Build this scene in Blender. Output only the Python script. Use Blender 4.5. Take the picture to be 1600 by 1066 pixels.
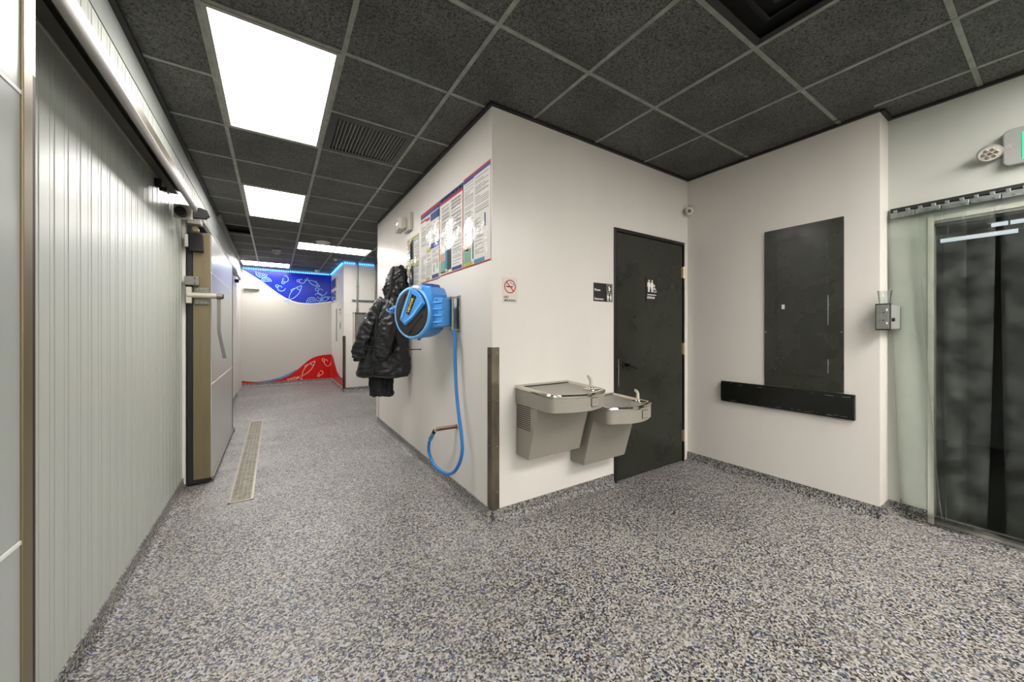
import bpy, bmesh, math, random
from mathutils import Vector, Matrix
random.seed(7)
for o in list(bpy.data.objects): bpy.data.objects.remove(o)
SC = bpy.context.scene; COL = SC.collection
PI = math.pi
# ------------------------------------------------------------ camera, world, exposure
YAW = math.atan(371/571)
cd = bpy.data.cameras.new('camera'); cam = bpy.data.objects.new('camera', cd); COL.objects.link(cam)
cam.location = (0, 0, 1.25); cam.rotation_euler = (PI/2, 0, -YAW)
cd.sensor_width = 36; cd.lens = 36*571/1600; cd.shift_y = -14/1600; cd.clip_start = .05
SC.camera = cam
w = bpy.data.worlds.new('world'); SC.world = w; w.use_nodes = True
w.node_tree.nodes['Background'].inputs[0].default_value = (.5, .5, .5, 1)
w.node_tree.nodes['Background'].inputs[1].default_value = .2
SC.view_settings.view_transform = 'Standard'; SC.view_settings.look = 'None'
SC.view_settings.gamma = 1; SC.view_settings.use_curve_mapping = False
SC.view_settings.exposure = 0.0
PANEL_STRENGTH = 24.0     # ceiling panels (see panel_light), seen ones and added unseen ones, light the room

# ------------------------------------------------------------ materials
def lin(c):
    if isinstance(c, str):
        c = [int(c[i:i+2], 16)/255 for i in (0, 2, 4)]
        return tuple((x/12.92 if x <= .04045 else ((x+.055)/1.055)**2.4) for x in c)
    return tuple(c)
def mat(name, c, rough=.5, metal=0., spec=.5, emit=None, es=1., coat=0., alpha=1., trans=0.,
        noise=None, bump=None, stretch=(1, 1, 1), rvar=0.):
    """noise=(scale, amount) colour variation; bump=(scale, strength)"""
    m = bpy.data.materials.new(name); m.use_nodes = True
    nt = m.node_tree; b = nt.nodes['Principled BSDF']
    c = lin(c)
    b.inputs['Base Color'].default_value = (*c, 1); b.inputs['Roughness'].default_value = rough
    b.inputs['Metallic'].default_value = metal; b.inputs['Specular IOR Level'].default_value = spec
    b.inputs['Coat Weight'].default_value = coat; b.inputs['Coat Roughness'].default_value = .12
    b.inputs['Alpha'].default_value = alpha; b.inputs['Transmission Weight'].default_value = trans
    if emit:
        b.inputs['Emission Color'].default_value = (*lin(emit), 1); b.inputs['Emission Strength'].default_value = es
    if noise or bump:
        g = nt.nodes.new('ShaderNodeNewGeometry'); mp = nt.nodes.new('ShaderNodeMapping')
        nt.links.new(g.outputs['Position'], mp.inputs[0]); mp.inputs['Scale'].default_value = stretch
    if noise:
        n = nt.nodes.new('ShaderNodeTexNoise'); n.inputs['Scale'].default_value = noise[0]; n.inputs['Detail'].default_value = 5
        nt.links.new(mp.outputs[0], n.inputs['Vector'])
        r = nt.nodes.new('ShaderNodeMapRange'); r.inputs[1].default_value = .3; r.inputs[2].default_value = .7
        r.inputs[3].default_value = 1-noise[1]; r.inputs[4].default_value = 1+noise[1]
        nt.links.new(n.outputs[0], r.inputs[0])
        mx = nt.nodes.new('ShaderNodeVectorMath'); mx.operation = 'SCALE'; mx.inputs[0].default_value = c
        nt.links.new(r.outputs[0], mx.inputs['Scale']); nt.links.new(mx.outputs[0], b.inputs['Base Color'])
        if rvar:
            r2 = nt.nodes.new('ShaderNodeMapRange'); r2.inputs[1].default_value = .3; r2.inputs[2].default_value = .7
            r2.inputs[3].default_value = max(0, rough-rvar); r2.inputs[4].default_value = rough+rvar
            nt.links.new(n.outputs[0], r2.inputs[0]); nt.links.new(r2.outputs[0], b.inputs['Roughness'])
    if bump:
        n2 = nt.nodes.new('ShaderNodeTexNoise'); n2.inputs['Scale'].default_value = bump[0]; n2.inputs['Detail'].default_value = 3
        nt.links.new(mp.outputs[0], n2.inputs['Vector'])
        bp = nt.nodes.new('ShaderNodeBump'); bp.inputs['Strength'].default_value = bump[1]; bp.inputs['Distance'].default_value = .01
        nt.links.new(n2.outputs[0], bp.inputs['Height']); nt.links.new(bp.outputs[0], b.inputs['Normal'])
    return m

def floor_mat(name, dark=1.0, patches=True):
    m = bpy.data.materials.new(name); m.use_nodes = True; nt = m.node_tree; b = nt.nodes['Principled BSDF']
    N = nt.nodes.new; L = nt.links.new
    g = N('ShaderNodeNewGeometry')
    v = N('ShaderNodeTexVoronoi'); v.inputs['Scale'].default_value = 138; L(g.outputs['Position'], v.inputs['Vector'])
    sp = N('ShaderNodeSeparateColor'); L(v.outputs['Color'], sp.inputs[0])
    big = N('ShaderNodeTexNoise'); big.inputs['Scale'].default_value = 1.1; big.inputs['Detail'].default_value = 4
    L(g.outputs['Position'], big.inputs['Vector'])
    mm = N('ShaderNodeMapRange'); mm.inputs[1].default_value = .3; mm.inputs[2].default_value = .7
    mm.inputs[3].default_value = -.09; mm.inputs[4].default_value = .12; L(big.outputs[0], mm.inputs[0])
    ad = N('ShaderNodeMath'); ad.operation = 'ADD'; L(sp.outputs[0], ad.inputs[0]); L(mm.outputs[0], ad.inputs[1])
    cr = N('ShaderNodeValToRGB'); cr.color_ramp.interpolation = 'CONSTANT'; e = cr.color_ramp.elements
    cols = [(0, (.022, .021, .020)), (.13, (.09, .087, .08)), (.25, (.23, .22, .20)), (.40, (.42, .395, .35)),
            (.58, (.60, .565, .50)), (.78, (.76, .74, .70))]
    e[0].position = 0; e[0].color = (*cols[0][1], 1); e[1].position = cols[1][0]; e[1].color = (*cols[1][1], 1)
    for p, c in cols[2:]:
        x = e.new(p); x.color = (*c, 1)
    L(ad.outputs[0], cr.inputs[0])
    # blue chips
    gt = N('ShaderNodeMath'); gt.operation = 'GREATER_THAN'; gt.inputs[1].default_value = .93; L(sp.outputs[1], gt.inputs[0])
    mx = N('ShaderNodeMix'); mx.data_type = 'RGBA'; L(gt.outputs[0], mx.inputs[0]); L(cr.outputs[0], mx.inputs[6])
    mx.inputs[7].default_value = (.07, .13, .30, 1)
    last = mx.outputs[2]
    if patches:      # chalky residue along the drain and in loose worn patches
        px = N('ShaderNodeSeparateXYZ'); L(g.outputs['Position'], px.inputs[0])
        def m2(op, a, bb, c=None):
            q = N('ShaderNodeMath'); q.operation = op
            for i, t in enumerate((a, bb, c)):
                if t is None: continue
                if isinstance(t, (int, float)): q.inputs[i].default_value = t
                else: L(t, q.inputs[i])
            return q.outputs[0]
        dx = m2('ABSOLUTE', m2('ADD', px.outputs[0], .2), 0)
        mr = N('ShaderNodeMapRange'); mr.inputs[1].default_value = .34; mr.inputs[2].default_value = .06; L(dx, mr.inputs[0])
        y1 = N('ShaderNodeMapRange'); y1.inputs[1].default_value = 3.0; y1.inputs[2].default_value = 3.5; L(px.outputs[1], y1.inputs[0])
        y2 = N('ShaderNodeMapRange'); y2.inputs[1].default_value = 7.2; y2.inputs[2].default_value = 6.4; L(px.outputs[1], y2.inputs[0])
        n3 = N('ShaderNodeTexNoise'); n3.inputs['Scale'].default_value = 5; n3.inputs['Detail'].default_value = 5
        L(g.outputs['Position'], n3.inputs['Vector'])
        n3r = N('ShaderNodeMapRange'); n3r.inputs[1].default_value = .38; n3r.inputs[2].default_value = .62; L(n3.outputs[0], n3r.inputs[0])
        a = m2('MULTIPLY', m2('MULTIPLY', mr.outputs[0], y1.outputs[0]), m2('MULTIPLY', y2.outputs[0], n3r.outputs[0]))
        n4 = N('ShaderNodeTexNoise'); n4.inputs['Scale'].default_value = 1.6; n4.inputs['Detail'].default_value = 6
        L(g.outputs['Position'], n4.inputs['Vector'])
        n4r = N('ShaderNodeMapRange'); n4r.inputs[1].default_value = .5; n4r.inputs[2].default_value = .7; n4r.inputs[4].default_value = .16
        L(n4.outputs[0], n4r.inputs[0])
        tot = m2('MAXIMUM', m2('MULTIPLY', a, .75), n4r.outputs[0])
        m3 = N('ShaderNodeMix'); m3.data_type = 'RGBA'; L(tot, m3.inputs[0]); L(last, m3.inputs[6])
        m3.inputs[7].default_value = (.62, .60, .56, 1); last = m3.outputs[2]
    sc = N('ShaderNodeVectorMath'); sc.operation = 'SCALE'; sc.inputs['Scale'].default_value = dark
    L(last, sc.inputs[0]); L(sc.outputs[0], b.inputs['Base Color'])
    b.inputs['Roughness'].default_value = .42
    bp = N('ShaderNodeBump'); bp.inputs['Strength'].default_value = .5; bp.inputs['Distance'].default_value = .003
    L(v.outputs['Distance'], bp.inputs['Height']); L(bp.outputs[0], b.inputs['Normal'])
    return m

def tile_mat():
    m = bpy.data.materials.new('black_ceiling_tile'); m.use_nodes = True; nt = m.node_tree; b = nt.nodes['Principled BSDF']
    N = nt.nodes.new; L = nt.links.new
    g = N('ShaderNodeNewGeometry'); n = N('ShaderNodeTexNoise'); n.inputs['Scale'].default_value = 130; n.inputs['Detail'].default_value = 2
    L(g.outputs['Position'], n.inputs['Vector'])
    cr = N('ShaderNodeValToRGB'); e = cr.color_ramp.elements
    e[0].position = .36; e[0].color = (.012, .012, .011, 1); e[1].position = .47; e[1].color = (.072, .074, .065, 1)
    x = e.new(.66); x.color = (.095, .097, .087, 1); x = e.new(.74); x.color = (.2, .2, .18, 1)
    L(n.outputs[0], cr.inputs[0])
    n2 = N('ShaderNodeTexNoise'); n2.inputs['Scale'].default_value = 3; L(g.outputs['Position'], n2.inputs['Vector'])
    r = N('ShaderNodeMapRange'); r.inputs[1].default_value = .3; r.inputs[2].default_value = .7; r.inputs[3].default_value = .8; r.inputs[4].default_value = 1.25
    L(n2.outputs[0], r.inputs[0]); s = N('ShaderNodeVectorMath'); s.operation = 'SCALE'
    L(cr.outputs[0], s.inputs[0]); L(r.outputs[0], s.inputs['Scale']); L(s.outputs[0], b.inputs['Base Color'])
    b.inputs['Roughness'].default_value = .75
    bp = N('ShaderNodeBump'); bp.inputs['Strength'].default_value = .35; bp.inputs['Distance'].default_value = .004
    L(n.outputs[0], bp.inputs['Height']); L(bp.outputs[0], b.inputs['Normal'])
    return m

def film_mat(name, tint, haze, gloss=.25, rough=.08, bumps=(14, .25)):
    """clear plastic: mostly see-through, a little haze, a glossy skin"""
    m = bpy.data.materials.new(name); m.use_nodes = True; nt = m.node_tree; N = nt.nodes.new; L = nt.links.new
    nt.nodes.remove(nt.nodes['Principled BSDF']); out = nt.nodes['Material Output']
    g = N('ShaderNodeNewGeometry'); n = N('ShaderNodeTexNoise'); n.inputs['Scale'].default_value = bumps[0]; n.inputs['Detail'].default_value = 6
    L(g.outputs['Position'], n.inputs['Vector'])
    bp = N('ShaderNodeBump'); bp.inputs['Strength'].default_value = bumps[1]; bp.inputs['Distance'].default_value = .01
    L(n.outputs[0], bp.inputs['Height'])
    t = N('ShaderNodeBsdfTransparent'); t.inputs[0].default_value = (*tint, 1)
    d = N('ShaderNodeBsdfDiffuse'); d.inputs[0].default_value = (.55, .6, .56, 1)
    gl = N('ShaderNodeBsdfGlossy'); gl.inputs['Roughness'].default_value = rough; L(bp.outputs[0], gl.inputs['Normal'])
    r = N('ShaderNodeMapRange'); r.inputs[1].default_value = .35; r.inputs[2].default_value = .7; r.inputs[3].default_value = haze*.4; r.inputs[4].default_value = haze*1.7
    L(n.outputs[0], r.inputs[0])
    m1 = N('ShaderNodeMixShader'); L(r.outputs[0], m1.inputs[0]); L(t.outputs[0], m1.inputs[1]); L(d.outputs[0], m1.inputs[2])
    fr = N('ShaderNodeLayerWeight'); fr.inputs[0].default_value = gloss
    m2 = N('ShaderNodeMixShader'); L(fr.outputs['Fresnel'], m2.inputs[0]); L(m1.outputs[0], m2.inputs[1]); L(gl.outputs[0], m2.inputs[2])
    L(m2.outputs[0], out.inputs[0])
    return m

M = dict(
    floor=floor_mat('speckled_epoxy_floor', .47), cove=floor_mat('speckled_epoxy_cove', .42, False),
    wall=mat('white_wall_panel', 'd2cec7', .32, noise=(2.5, .03), bump=(3, .06), stretch=(1, 1, .25)),
    walls=mat('greyish_white_wall_panel', 'b6b9b1', .35, noise=(3, .03), bump=(4, .06)),
    fascia=mat('grey_white_fascia_sheet', '8f948f', .4, noise=(5, .05)),
    wallb=mat('matt_white_end_wall', 'b9b6af', .5),
    wallm=mat('white_painted_wall', 'cbc8c2', .4, noise=(3, .03), bump=(6, .05)),
    rib=mat('white_ribbed_panel', 'b4b8b1', .33, noise=(4, .03), bump=(5, .05), stretch=(1, 1, .2)),
    groove=mat('panel_groove_grey', '9a9d97', .6),
    galv_wall=mat('dusty_galvanised_sheet', '9a9f9c', .38, .4, noise=(14, .22), bump=(20, .1)),
    doorface=mat('glossy_white_door_skin', 'a2a7a2', .3, coat=.12, noise=(3, .02)),
    joint=mat('white_joint_line', 'e2e4de', .4),
    bronze=mat('bronze_anodised_metal', '7a6f54', .38, .55, noise=(30, .06), stretch=(1, 1, .1)),
    bronze_d=mat('dark_bronze_metal', '4c4839', .4, .5),
    brush=mat('dark_brown_edge_brush', '2e2a22', .6, noise=(90, .3), stretch=(1, 1, 3)),
    alu=mat('brushed_aluminium', '807e77', .5, .7, noise=(30, .04), stretch=(1, .1, 1)),
    olive=mat('olive_backing_board', '45463a', .5),
    cream=mat('cream_metal', 'b9b5a6', .4, .3),
    chrome=mat('polished_steel', 'c9c5bb', .14, 1., noise=(12, .05)),
    steel=mat('brushed_steel', 'a29b8d', .3, .9, noise=(25, .08), stretch=(1, 1, .2)),
    galv=mat('galvanised_steel', '8f9693', .38, .7, noise=(45, .2)),
    black=mat('black_rubber', '0d0d0d', .55), blackm=mat('matt_black', '151515', .6),
    blackp=mat('black_panel_paint', '2a2c24', .27, noise=(6, .15), bump=(3, .12), rvar=.06),
    blackgl=mat('black_gloss_paint', '121410', .2, noise=(12, .3), bump=(25, .12)),
    doorb=mat('black_painted_door', '23251d', .3, noise=(5, .18), bump=(8, .05), rvar=.06),
    doorfr=mat('black_door_frame', '0c0d09', .4),
    tile=tile_mat(), plenum=mat('dark_plenum', '060606', .9),
    tee=mat('black_ceiling_tee', '888a82', .42, .3, noise=(15, .25)),
    teed=mat('black_wall_moulding', '1b1b19', .5),
    ventm=mat('dark_vent_metal', '2c2c2a', .45), slat=mat('grey_vent_slat', '6b6b67', .45),
    frame=mat('light_fixture_frame', '8d8d86', .45),
    diff=mat('glowing_diffuser', 'f4f8e8', .5, emit='fffaf6', es=PANEL_STRENGTH),
    white=mat('white_plastic', 'd2cfc6', .4), grey=mat('grey_plastic', '8d8f8a', .45), ivory=mat('ivory_plastic', 'bdb9aa', .42),
    fount=mat('speckled_grey_vinyl_metal', '928e84', .45, .15, noise=(260, .14)),
    brass=mat('satin_brass', 'b3a886', .3, .9),
    blue=mat('blue_moulded_plastic', '3f8fd6', .33, coat=.15), bluel=mat('light_blue_plastic_rim', '6cb2ee', .3),
    hose=mat('blue_rubber_hose', '1f78c0', .35), bluesilk=mat('dark_blue_plastic', '14428c', .35),
    reelface=mat('dark_grey_reel_face', '2c2823', .45), yellow=mat('yellow_print', 'e3b914', .5),
    pblack=mat('black_print', '101010', .6), pred=mat('red_print', 'b01f26', .5), pwhite=mat('white_print', 'e6e4de', .5),
    paper=mat('poster_paper', 'cfcdc8', .5), pnavy=mat('navy_print', '27407c', .5), pcyan=mat('cyan_print', '3f86a8', .5),
    pyel=mat('yellow_block_print', 'a9a64a', .5), pgrn=mat('green_block_print', '6f9d88', .5), pgrey=mat('grey_text_print', '9a9a97', .6),
    pdark=mat('dark_photo_print', '2e3d42', .5), pskin=mat('salmon_photo_print', 'c08f7c', .5),
    coat=mat('black_quilted_nylon', '101113', .40, spec=.55, bump=(30, .35)), coatl=mat('black_coat_lining', '1a1b1d', .6),
    coat2=mat('black_wool', '0b0c0e', .75),
    mblue=mat('blue_vinyl_mural', '0523a4', .25, spec=.3, noise=(2, .12)), mline=mat('pale_blue_outline_print', '7fb8ee', .3),
    mred=mat('red_vinyl_mural', 'c00a08', .3, spec=.3), mrline=mat('pale_pink_outline_print', 'eebcb2', .3),
    mcyan=mat('cyan_vinyl_band', '3d93c2', .25),
    led=mat('blue_led_strip', '1550ff', .4, emit='0a5bff', es=2.2), ledd=mat('led_diode', '9fd8ff', .4, emit='4fc0ff', es=5.),
    exitg=mat('glowing_green_letters', '30e090', .4, emit='12d97a', es=1.0),
    glass=mat('framed_picture_glass', '47525c', .1, coat=.5, noise=(9, .4)),
    lens=mat('lamp_lens', 'd9d7cc', .15, coat=.6),
    pvc=film_mat('clear_pvc_strip', (.96, .975, .96), .03, gloss=.13, rough=.16, bumps=(9, .3)),
    pvce=film_mat('pvc_edge_highlight', (.8, .85, .8), .5, gloss=.2),  # hazier rim film: the strips' bright edge highlight is put into its colour
    sleeve=film_mat('clear_poster_sleeve', (1, 1, 1), .02, gloss=.13, rough=.08, bumps=(9, .6)),
    cup=film_mat('clear_cup_plastic', (.93, .94, .93), .12, gloss=.12),
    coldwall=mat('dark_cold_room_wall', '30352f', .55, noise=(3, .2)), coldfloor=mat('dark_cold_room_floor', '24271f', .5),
    tubem=mat('fluorescent_tube', 'ffffff', .5, emit='eef6ff', es=.75),
    grate=mat('dirty_steel_grate', '8a8678', .5, .5, noise=(18, .25)), slot=mat('dark_slot', '1e1c17', .8),
    rust=mat('brass_and_copper_pipe', '7d6555', .4, .8), sign=mat('sign_plastic_white', 'c9c4bb', .4),
    guard=mat('worn_steel_guard', '6f675a', .3, .85, noise=(9, .35), stretch=(1, 1, .5)),
    box=mat('grey_junction_box', '83857f', .4, .5, noise=(14, .1)))

# ------------------------------------------------------------ mesh building
WORG = {}
def V(*a): return Vector(a)
class MB:
    def __init__(s): s.v = []; s.f = []; s.m = []; s.pieces = []
    def add(s, vs, fs, m=0):
        s.pieces.append(([Vector(p) for p in vs], [list(f) for f in fs], [m]*len(fs)))
        b = len(s.v); s.v += [Vector(p) for p in vs]
        for f in fs: s.f.append([b+i for i in f]); s.m.append(m)
        return s
    def box(s, x0, x1, y0, y1, z0, z1, m=0):
        x0, x1 = sorted((x0, x1)); y0, y1 = sorted((y0, y1)); z0, z1 = sorted((z0, z1))
        return s.add([(x0, y0, z0), (x1, y0, z0), (x1, y1, z0), (x0, y1, z0), (x0, y0, z1), (x1, y0, z1), (x1, y1, z1), (x0, y1, z1)],
                     [(0, 3, 2, 1), (4, 5, 6, 7), (0, 1, 5, 4), (1, 2, 6, 5), (2, 3, 7, 6), (3, 0, 4, 7)], m)
    def prism(s, poly, O, u, v, d, m=0):
        """poly in (u,v) at O, extruded by vector d"""
        O = Vector(O); u = Vector(u); v = Vector(v); d = Vector(d); n = len(poly)
        if sum(poly[i][0]*poly[(i+1) % n][1]-poly[(i+1) % n][0]*poly[i][1] for i in range(n)) < 0: poly = poly[::-1]
        if u.cross(v).dot(d) < 0: poly = poly[::-1]
        a = [O+u*p[0]+v*p[1] for p in poly]; b = [p+d for p in a]
        return s.add(a+b, [tuple(range(n))[::-1], tuple(range(n, 2*n))]+[(i, (i+1) % n, n+(i+1) % n, n+i) for i in range(n)], m)
    def rings(s, R, m=0, caps=True, closed=False):
        n = len(R[0]); vs = [p for r in R for p in r]; fs = []
        K = len(R)
        for k in range(K if closed else K-1):
            k2 = (k+1) % K
            for i in range(n): fs.append((k*n+i, k*n+(i+1) % n, k2*n+(i+1) % n, k2*n+i))
        if caps and not closed: fs += [tuple(range(n))[::-1], tuple(range((K-1)*n, K*n))]
        return s.add(vs, fs, m)
    def tube(s, pts, r, n=12, m=0, closed=False):
        pts = [Vector(p) for p in pts]; R = []; K = len(pts)
        t0 = (pts[1]-pts[0]).normalized(); nrm = t0.orthogonal().normalized()
        for k in range(K):
            if closed: t = (pts[(k+1) % K]-pts[k-1]).normalized()
            else: t = (pts[min(k+1, K-1)]-pts[max(k-1, 0)]).normalized()
            nrm = (nrm-t*nrm.dot(t)).normalized(); bi = t.cross(nrm)
            rr = r[k] if isinstance(r, (list, tuple)) else r
            R.append([pts[k]+(nrm*math.cos(2*PI*i/n)+bi*math.sin(2*PI*i/n))*rr for i in range(n)])
        return s.rings(R, m, True, closed)
    def cyl(s, a, b, r, n=20, m=0, r2=None): return s.tube([a, b], [r, r if r2 is None else r2], n, m)
    def lathe(s, prof, O, ax=(0, 0, 1), n=24, m=0):
        """prof list of (radius, height along ax)"""
        O = Vector(O); ax = Vector(ax).normalized(); u = ax.orthogonal().normalized(); v = ax.cross(u)
        return s.rings([[O+ax*h+(u*math.cos(2*PI*i/n)+v*math.sin(2*PI*i/n))*max(r, 1e-4) for i in range(n)] for r, h in prof], m)
    def build(s, name, mats, parent=None, origin=None, smooth=False, bevel=0, sub=0):
        if not isinstance(mats, (list, tuple)): mats = [mats]
        if parent is not None: org = WORG[parent]
        elif origin is not None: org = Vector(origin)
        else: org = Vector((0, 0, 0))
        me = bpy.data.meshes.new(name); me.from_pydata([p-org for p in s.v], [], s.f); me.update()
        for x in mats: me.materials.append(x)
        for p, mi in zip(me.polygons, s.m): p.material_index = mi; p.use_smooth = bool(smooth)
        bm = bmesh.new(); bm.from_mesh(me); bmesh.ops.recalc_face_normals(bm, faces=bm.faces); bm.to_mesh(me); bm.free()
        o = bpy.data.objects.new(name, me); COL.objects.link(o); WORG[o] = org
        if parent is not None: o.parent = parent
        else: o.location = org
        if smooth and not isinstance(smooth, str):
            try: me.set_sharp_from_angle(angle=math.radians(38))
            except Exception: pass
        if bevel:
            b = o.modifiers.new('bevel', 'BEVEL'); b.width = bevel; b.segments = 2; b.limit_method = 'ANGLE'; b.angle_limit = math.radians(40)
        if sub:
            b = o.modifiers.new('sub', 'SUBSURF'); b.levels = sub; b.render_levels = sub
        return o
def box(*a): return MB().box(*a)
def each(mb, name, mats, parent, **kw):
    """one object per separate piece collected in mb"""
    for vs, fs, ms in mb.pieces:
        q = MB(); q.v = vs; q.f = fs; q.m = ms; q.build(name, mats, parent, **kw)
def thing(name, label, cat, loc, group=None):
    o = bpy.data.objects.new(name, None); COL.objects.link(o); o.location = loc; WORG[o] = Vector(loc)
    o.empty_display_size = .1; o['label'] = label; o['category'] = cat
    if group: o['group'] = group
    return o
def tag(o, label, cat, group=None):
    o['label'] = label; o['category'] = cat
    if group: o['group'] = group
    return o
def struct(o): o['kind'] = 'structure'; return o
def text(name, s, size, O, u, v, n, m, parent=None, depth=.0015, align='LEFT', bold=0., sx=1.):
    """text whose baseline starts at O, reading along u, up v, standing off along n"""
    cu = bpy.data.curves.new('t', 'FONT'); cu.body = s; cu.size = size; cu.align_x = align; cu.extrude = depth/2; cu.offset = bold
    cu.resolution_u = 3
    to = bpy.data.objects.new('t', cu); COL.objects.link(to); bpy.context.view_layer.update()
    me = bpy.data.meshes.new_from_object(to.evaluated_get(bpy.context.evaluated_depsgraph_get()))
    bpy.data.objects.remove(to); me.name = name
    O = Vector(O); u = Vector(u); v = Vector(v); n = Vector(n); org = WORG[parent] if parent is not None else Vector((0, 0, 0))
    for p in me.vertices:
        c = p.co.copy(); p.co = O+u*c.x*sx+v*c.y+n*(c.z+depth/2)-org
    me.materials.clear(); me.materials.append(m)
    o = bpy.data.objects.new(name, me); COL.objects.link(o); WORG[o] = org
    if parent is not None: o.parent = parent
    return o
def circle(r, n=24, cx=0, cy=0, ry=None, a0=0): return [(cx+r*math.cos(a0+2*PI*i/n), cy+(ry or r)*math.sin(a0+2*PI*i/n)) for i in range(n)]
def catmull(P, k=6):
    P = [Vector(p) for p in P]; Q = [P[0]*2-P[1]]+P+[P[-1]*2-P[-2]]; out = []
    for i in range(1, len(Q)-2):
        for j in range(k):
            t = j/k; a, b, c, d = Q[i-1:i+3]
            out.append(.5*((2*b)+(c-a)*t+(2*a-5*b+4*c-d)*t*t+(3*b-a-3*c+d)*t**3))
    return out+[P[-1]]
def rrect(x0, x1, y0, y1, r, n=5):
    out = []
    for cx, cy, a in ((x1-r, y1-r, 0), (x0+r, y1-r, PI/2), (x0+r, y0+r, PI), (x1-r, y0+r, 3*PI/2)):
        out += [(cx+r*math.cos(a+PI/2*i/n), cy+r*math.sin(a+PI/2*i/n)) for i in range(n+1)]
    return out

H = 2.74
# ------------------------------------------------------------ STRUCTURE
struct(box(-1.3, 3.75, -9.1, 10.4, -.06, 0).build('floor', M['floor']))
ceil = struct(box(-1.3, 6, -9.1, 10.4, H+.05, H+.12).build('ceiling', M['plenum']))
GX = [-.62]+[-.292+.601*k for k in range(0, 8)]
GY = [.31+.604*k for k in range(-2, 17)]+[10.25]
panel_cells = {}
def cell(i, j): return (GX[i], GX[i+1], GY[j], GY[j+1])
skip = set()
for i, j in ((1, 5), (1, 6), (1, 9), (1, 10), (2, 13), (3, 13), (0, 17), (1, 17), (1, 0), (4, 0), (5, 0), (6, 0)): skip.add((i, j))
skip.add((2, 6)); skip.add((4, 2)); skip.add((0, 12))
def inroom(i, j):
    x0, x1, y0, y1 = cell(i, j); xc = (x0+x1)/2; yc = (y0+y1)/2
    if x0 > 1.15 and 2.1 < y0 and y1 < 5.2: return False
    if x0 > 1.15 and y0 > 8.3: return False
    return x0 < 3.5
tm = {}
for i in range(len(GX)-1):
    for j in range(len(GY)-1):
        if (i, j) in skip or not inroom(i, j): continue
        x0, x1, y0, y1 = cell(i, j)
        if x1 > 3.4: x1 = 3.6 if y0 < .72 else 3.4
        if x0 < 1.15 < x1 and 2.1 < y0 < 5.1: x1 = 1.19
        if x0 > 1.15 and y0 < 8.3 < y1: y1 = 8.3
        kx = (round(x1-x0, 3), round(y1-y0, 3)); a, b = kx
        if kx not in tm:
            tmb = MB().box(-a/2+.002, a/2-.002, -b/2+.002, b/2-.002, 0, .014); o = tmb.build('ceiling_tile', M['tile'], ceil); tm[kx] = o
        else:
            o = tm[kx].copy(); COL.objects.link(o); o.parent = ceil
        o.location = ((x0+x1)/2, (y0+y1)/2, H+.002)
# grid: long runners along the corridor, short tees across
def span(x):   # where the runner at x is above open floor
    if x < 1.15: return [(-.9, 10.25)]
    return [(-.9, 2.07), (5.23, 8.3)]
for x in GX[1:7]+[3.315]:
    for a, b in span(x):
        if x > 3.2: b = min(b, .72) if a < 0 else b
        box(x-.012, x+.012, a, b, H-.004, H+.002).build('grid_runner', M['tee'], ceil)
tees = {}
for j, y in enumerate(GY[:-1]):
    for i in range(len(GX)-1):
        x0, x1 = GX[i], GX[i+1]
        if x0 > 3.5 or (x0 > 1.15 and (2.1 < y < 5.2 or y > 8.3)): continue
        if x0 < 1.15 < x1 and 2.1 < y < 5.2: x1 = 1.2
        if i == 1 and j in (6, 10): continue
        x1 = min(x1, 3.6 if y < .72 else 3.4); a = round(x1-x0-.024, 3)
        if a not in tees:
            o = MB().box(-a/2, a/2, -.011, .011, -.003, .002).build('cross_tee', M['tee'], ceil); tees[a] = o
        else:
            o = tees[a].copy(); COL.objects.link(o); o.parent = ceil
        o.location = ((x0+x1)/2, y, H)
# a half-lifted tile's black gap keeps its far half
o = box(GX[0], GX[1]-.012, 6.86, 6.955, H+.002, H+.014).build('ceiling_tile', M['tile'], ceil)

wl = struct(box(-.9, -.64, -9.1, 10.3, 0, H+.05).build('wall_left', M['wallm']))
for k in range(34):                      # ribbed planks, one board each
    y0 = 1.74+.0985*k; y1 = y0+.0985
    z0 = .06 if y1 < 3.92 else 2.1
    mb = MB().box(-.64, -.621, y0+.0015, y1-.0015, z0, 2.57)
    mb.box(-.6215, -.6195, y0+.030, y0+.0335, z0, 2.569)
    mb.build('ribbed_plank', M['rib'], wl)
box(-.641, -.626, 1.74, 5.1, .06, 2.57).build('plank_backing', M['groove'], wl)
box(-.64, -.618, 1.2, 5.2, 2.574, H).build('upper_fascia', M['fascia'], wl)
box(-.64, -.618, 5.2, 8.9, 2.1, H).build('upper_fascia', M['galv_wall'], wl)
box(-.64, -.618, 6.0, 8.9, 0, 2.1).build('wall_panel', M['wallm'], wl)
mb = MB().box(-.64, -.60, 3.90, 3.99, .02, 2.2)
mb.build('jamb_post', M['white'], wl, bevel=.003)
box(-.64, -.605, 3.992, 4.02, .02, 2.2).build('jamb_seal', M['grey'], wl)

def wallbox(name, *a, m='wall'): return struct(box(*a).build(name, M[m]))
wallbox('wall_hose', 1.19, 1.29, 2.07, 5.23, 0, H+.04)
wf = struct(MB().box(1.29, 2.345, 2.07, 2.17, 0, H+.04).box(2.345, 3.335, 2.07, 2.17, 2.115, H+.04).box(3.335, 3.4, 2.07, 2.17, 0, H+.04).build('wall_fountain', M['wall']))
wallbox('wall_right', 3.4, 3.6, .71, 2.17, 0, H+.04)
ws = struct(MB().box(3.6, 3.72, .525, .85, 0, H+.04).box(3.6, 3.72, -.9, .525, 1.97, H+.04).box(3.6, 3.72, -9.1, -.9, 0, H+.04).build('wall_strip_door', M['walls']))
wallbox('wall_alcove_near', 1.29, 3.4, 5.13, 5.23, 0, H+.04, m='wallm')
wallbox('wall_alcove_right', 3.4, 3.5, 5.13, 8.3, 0, H+.04, m='wallm')
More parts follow.
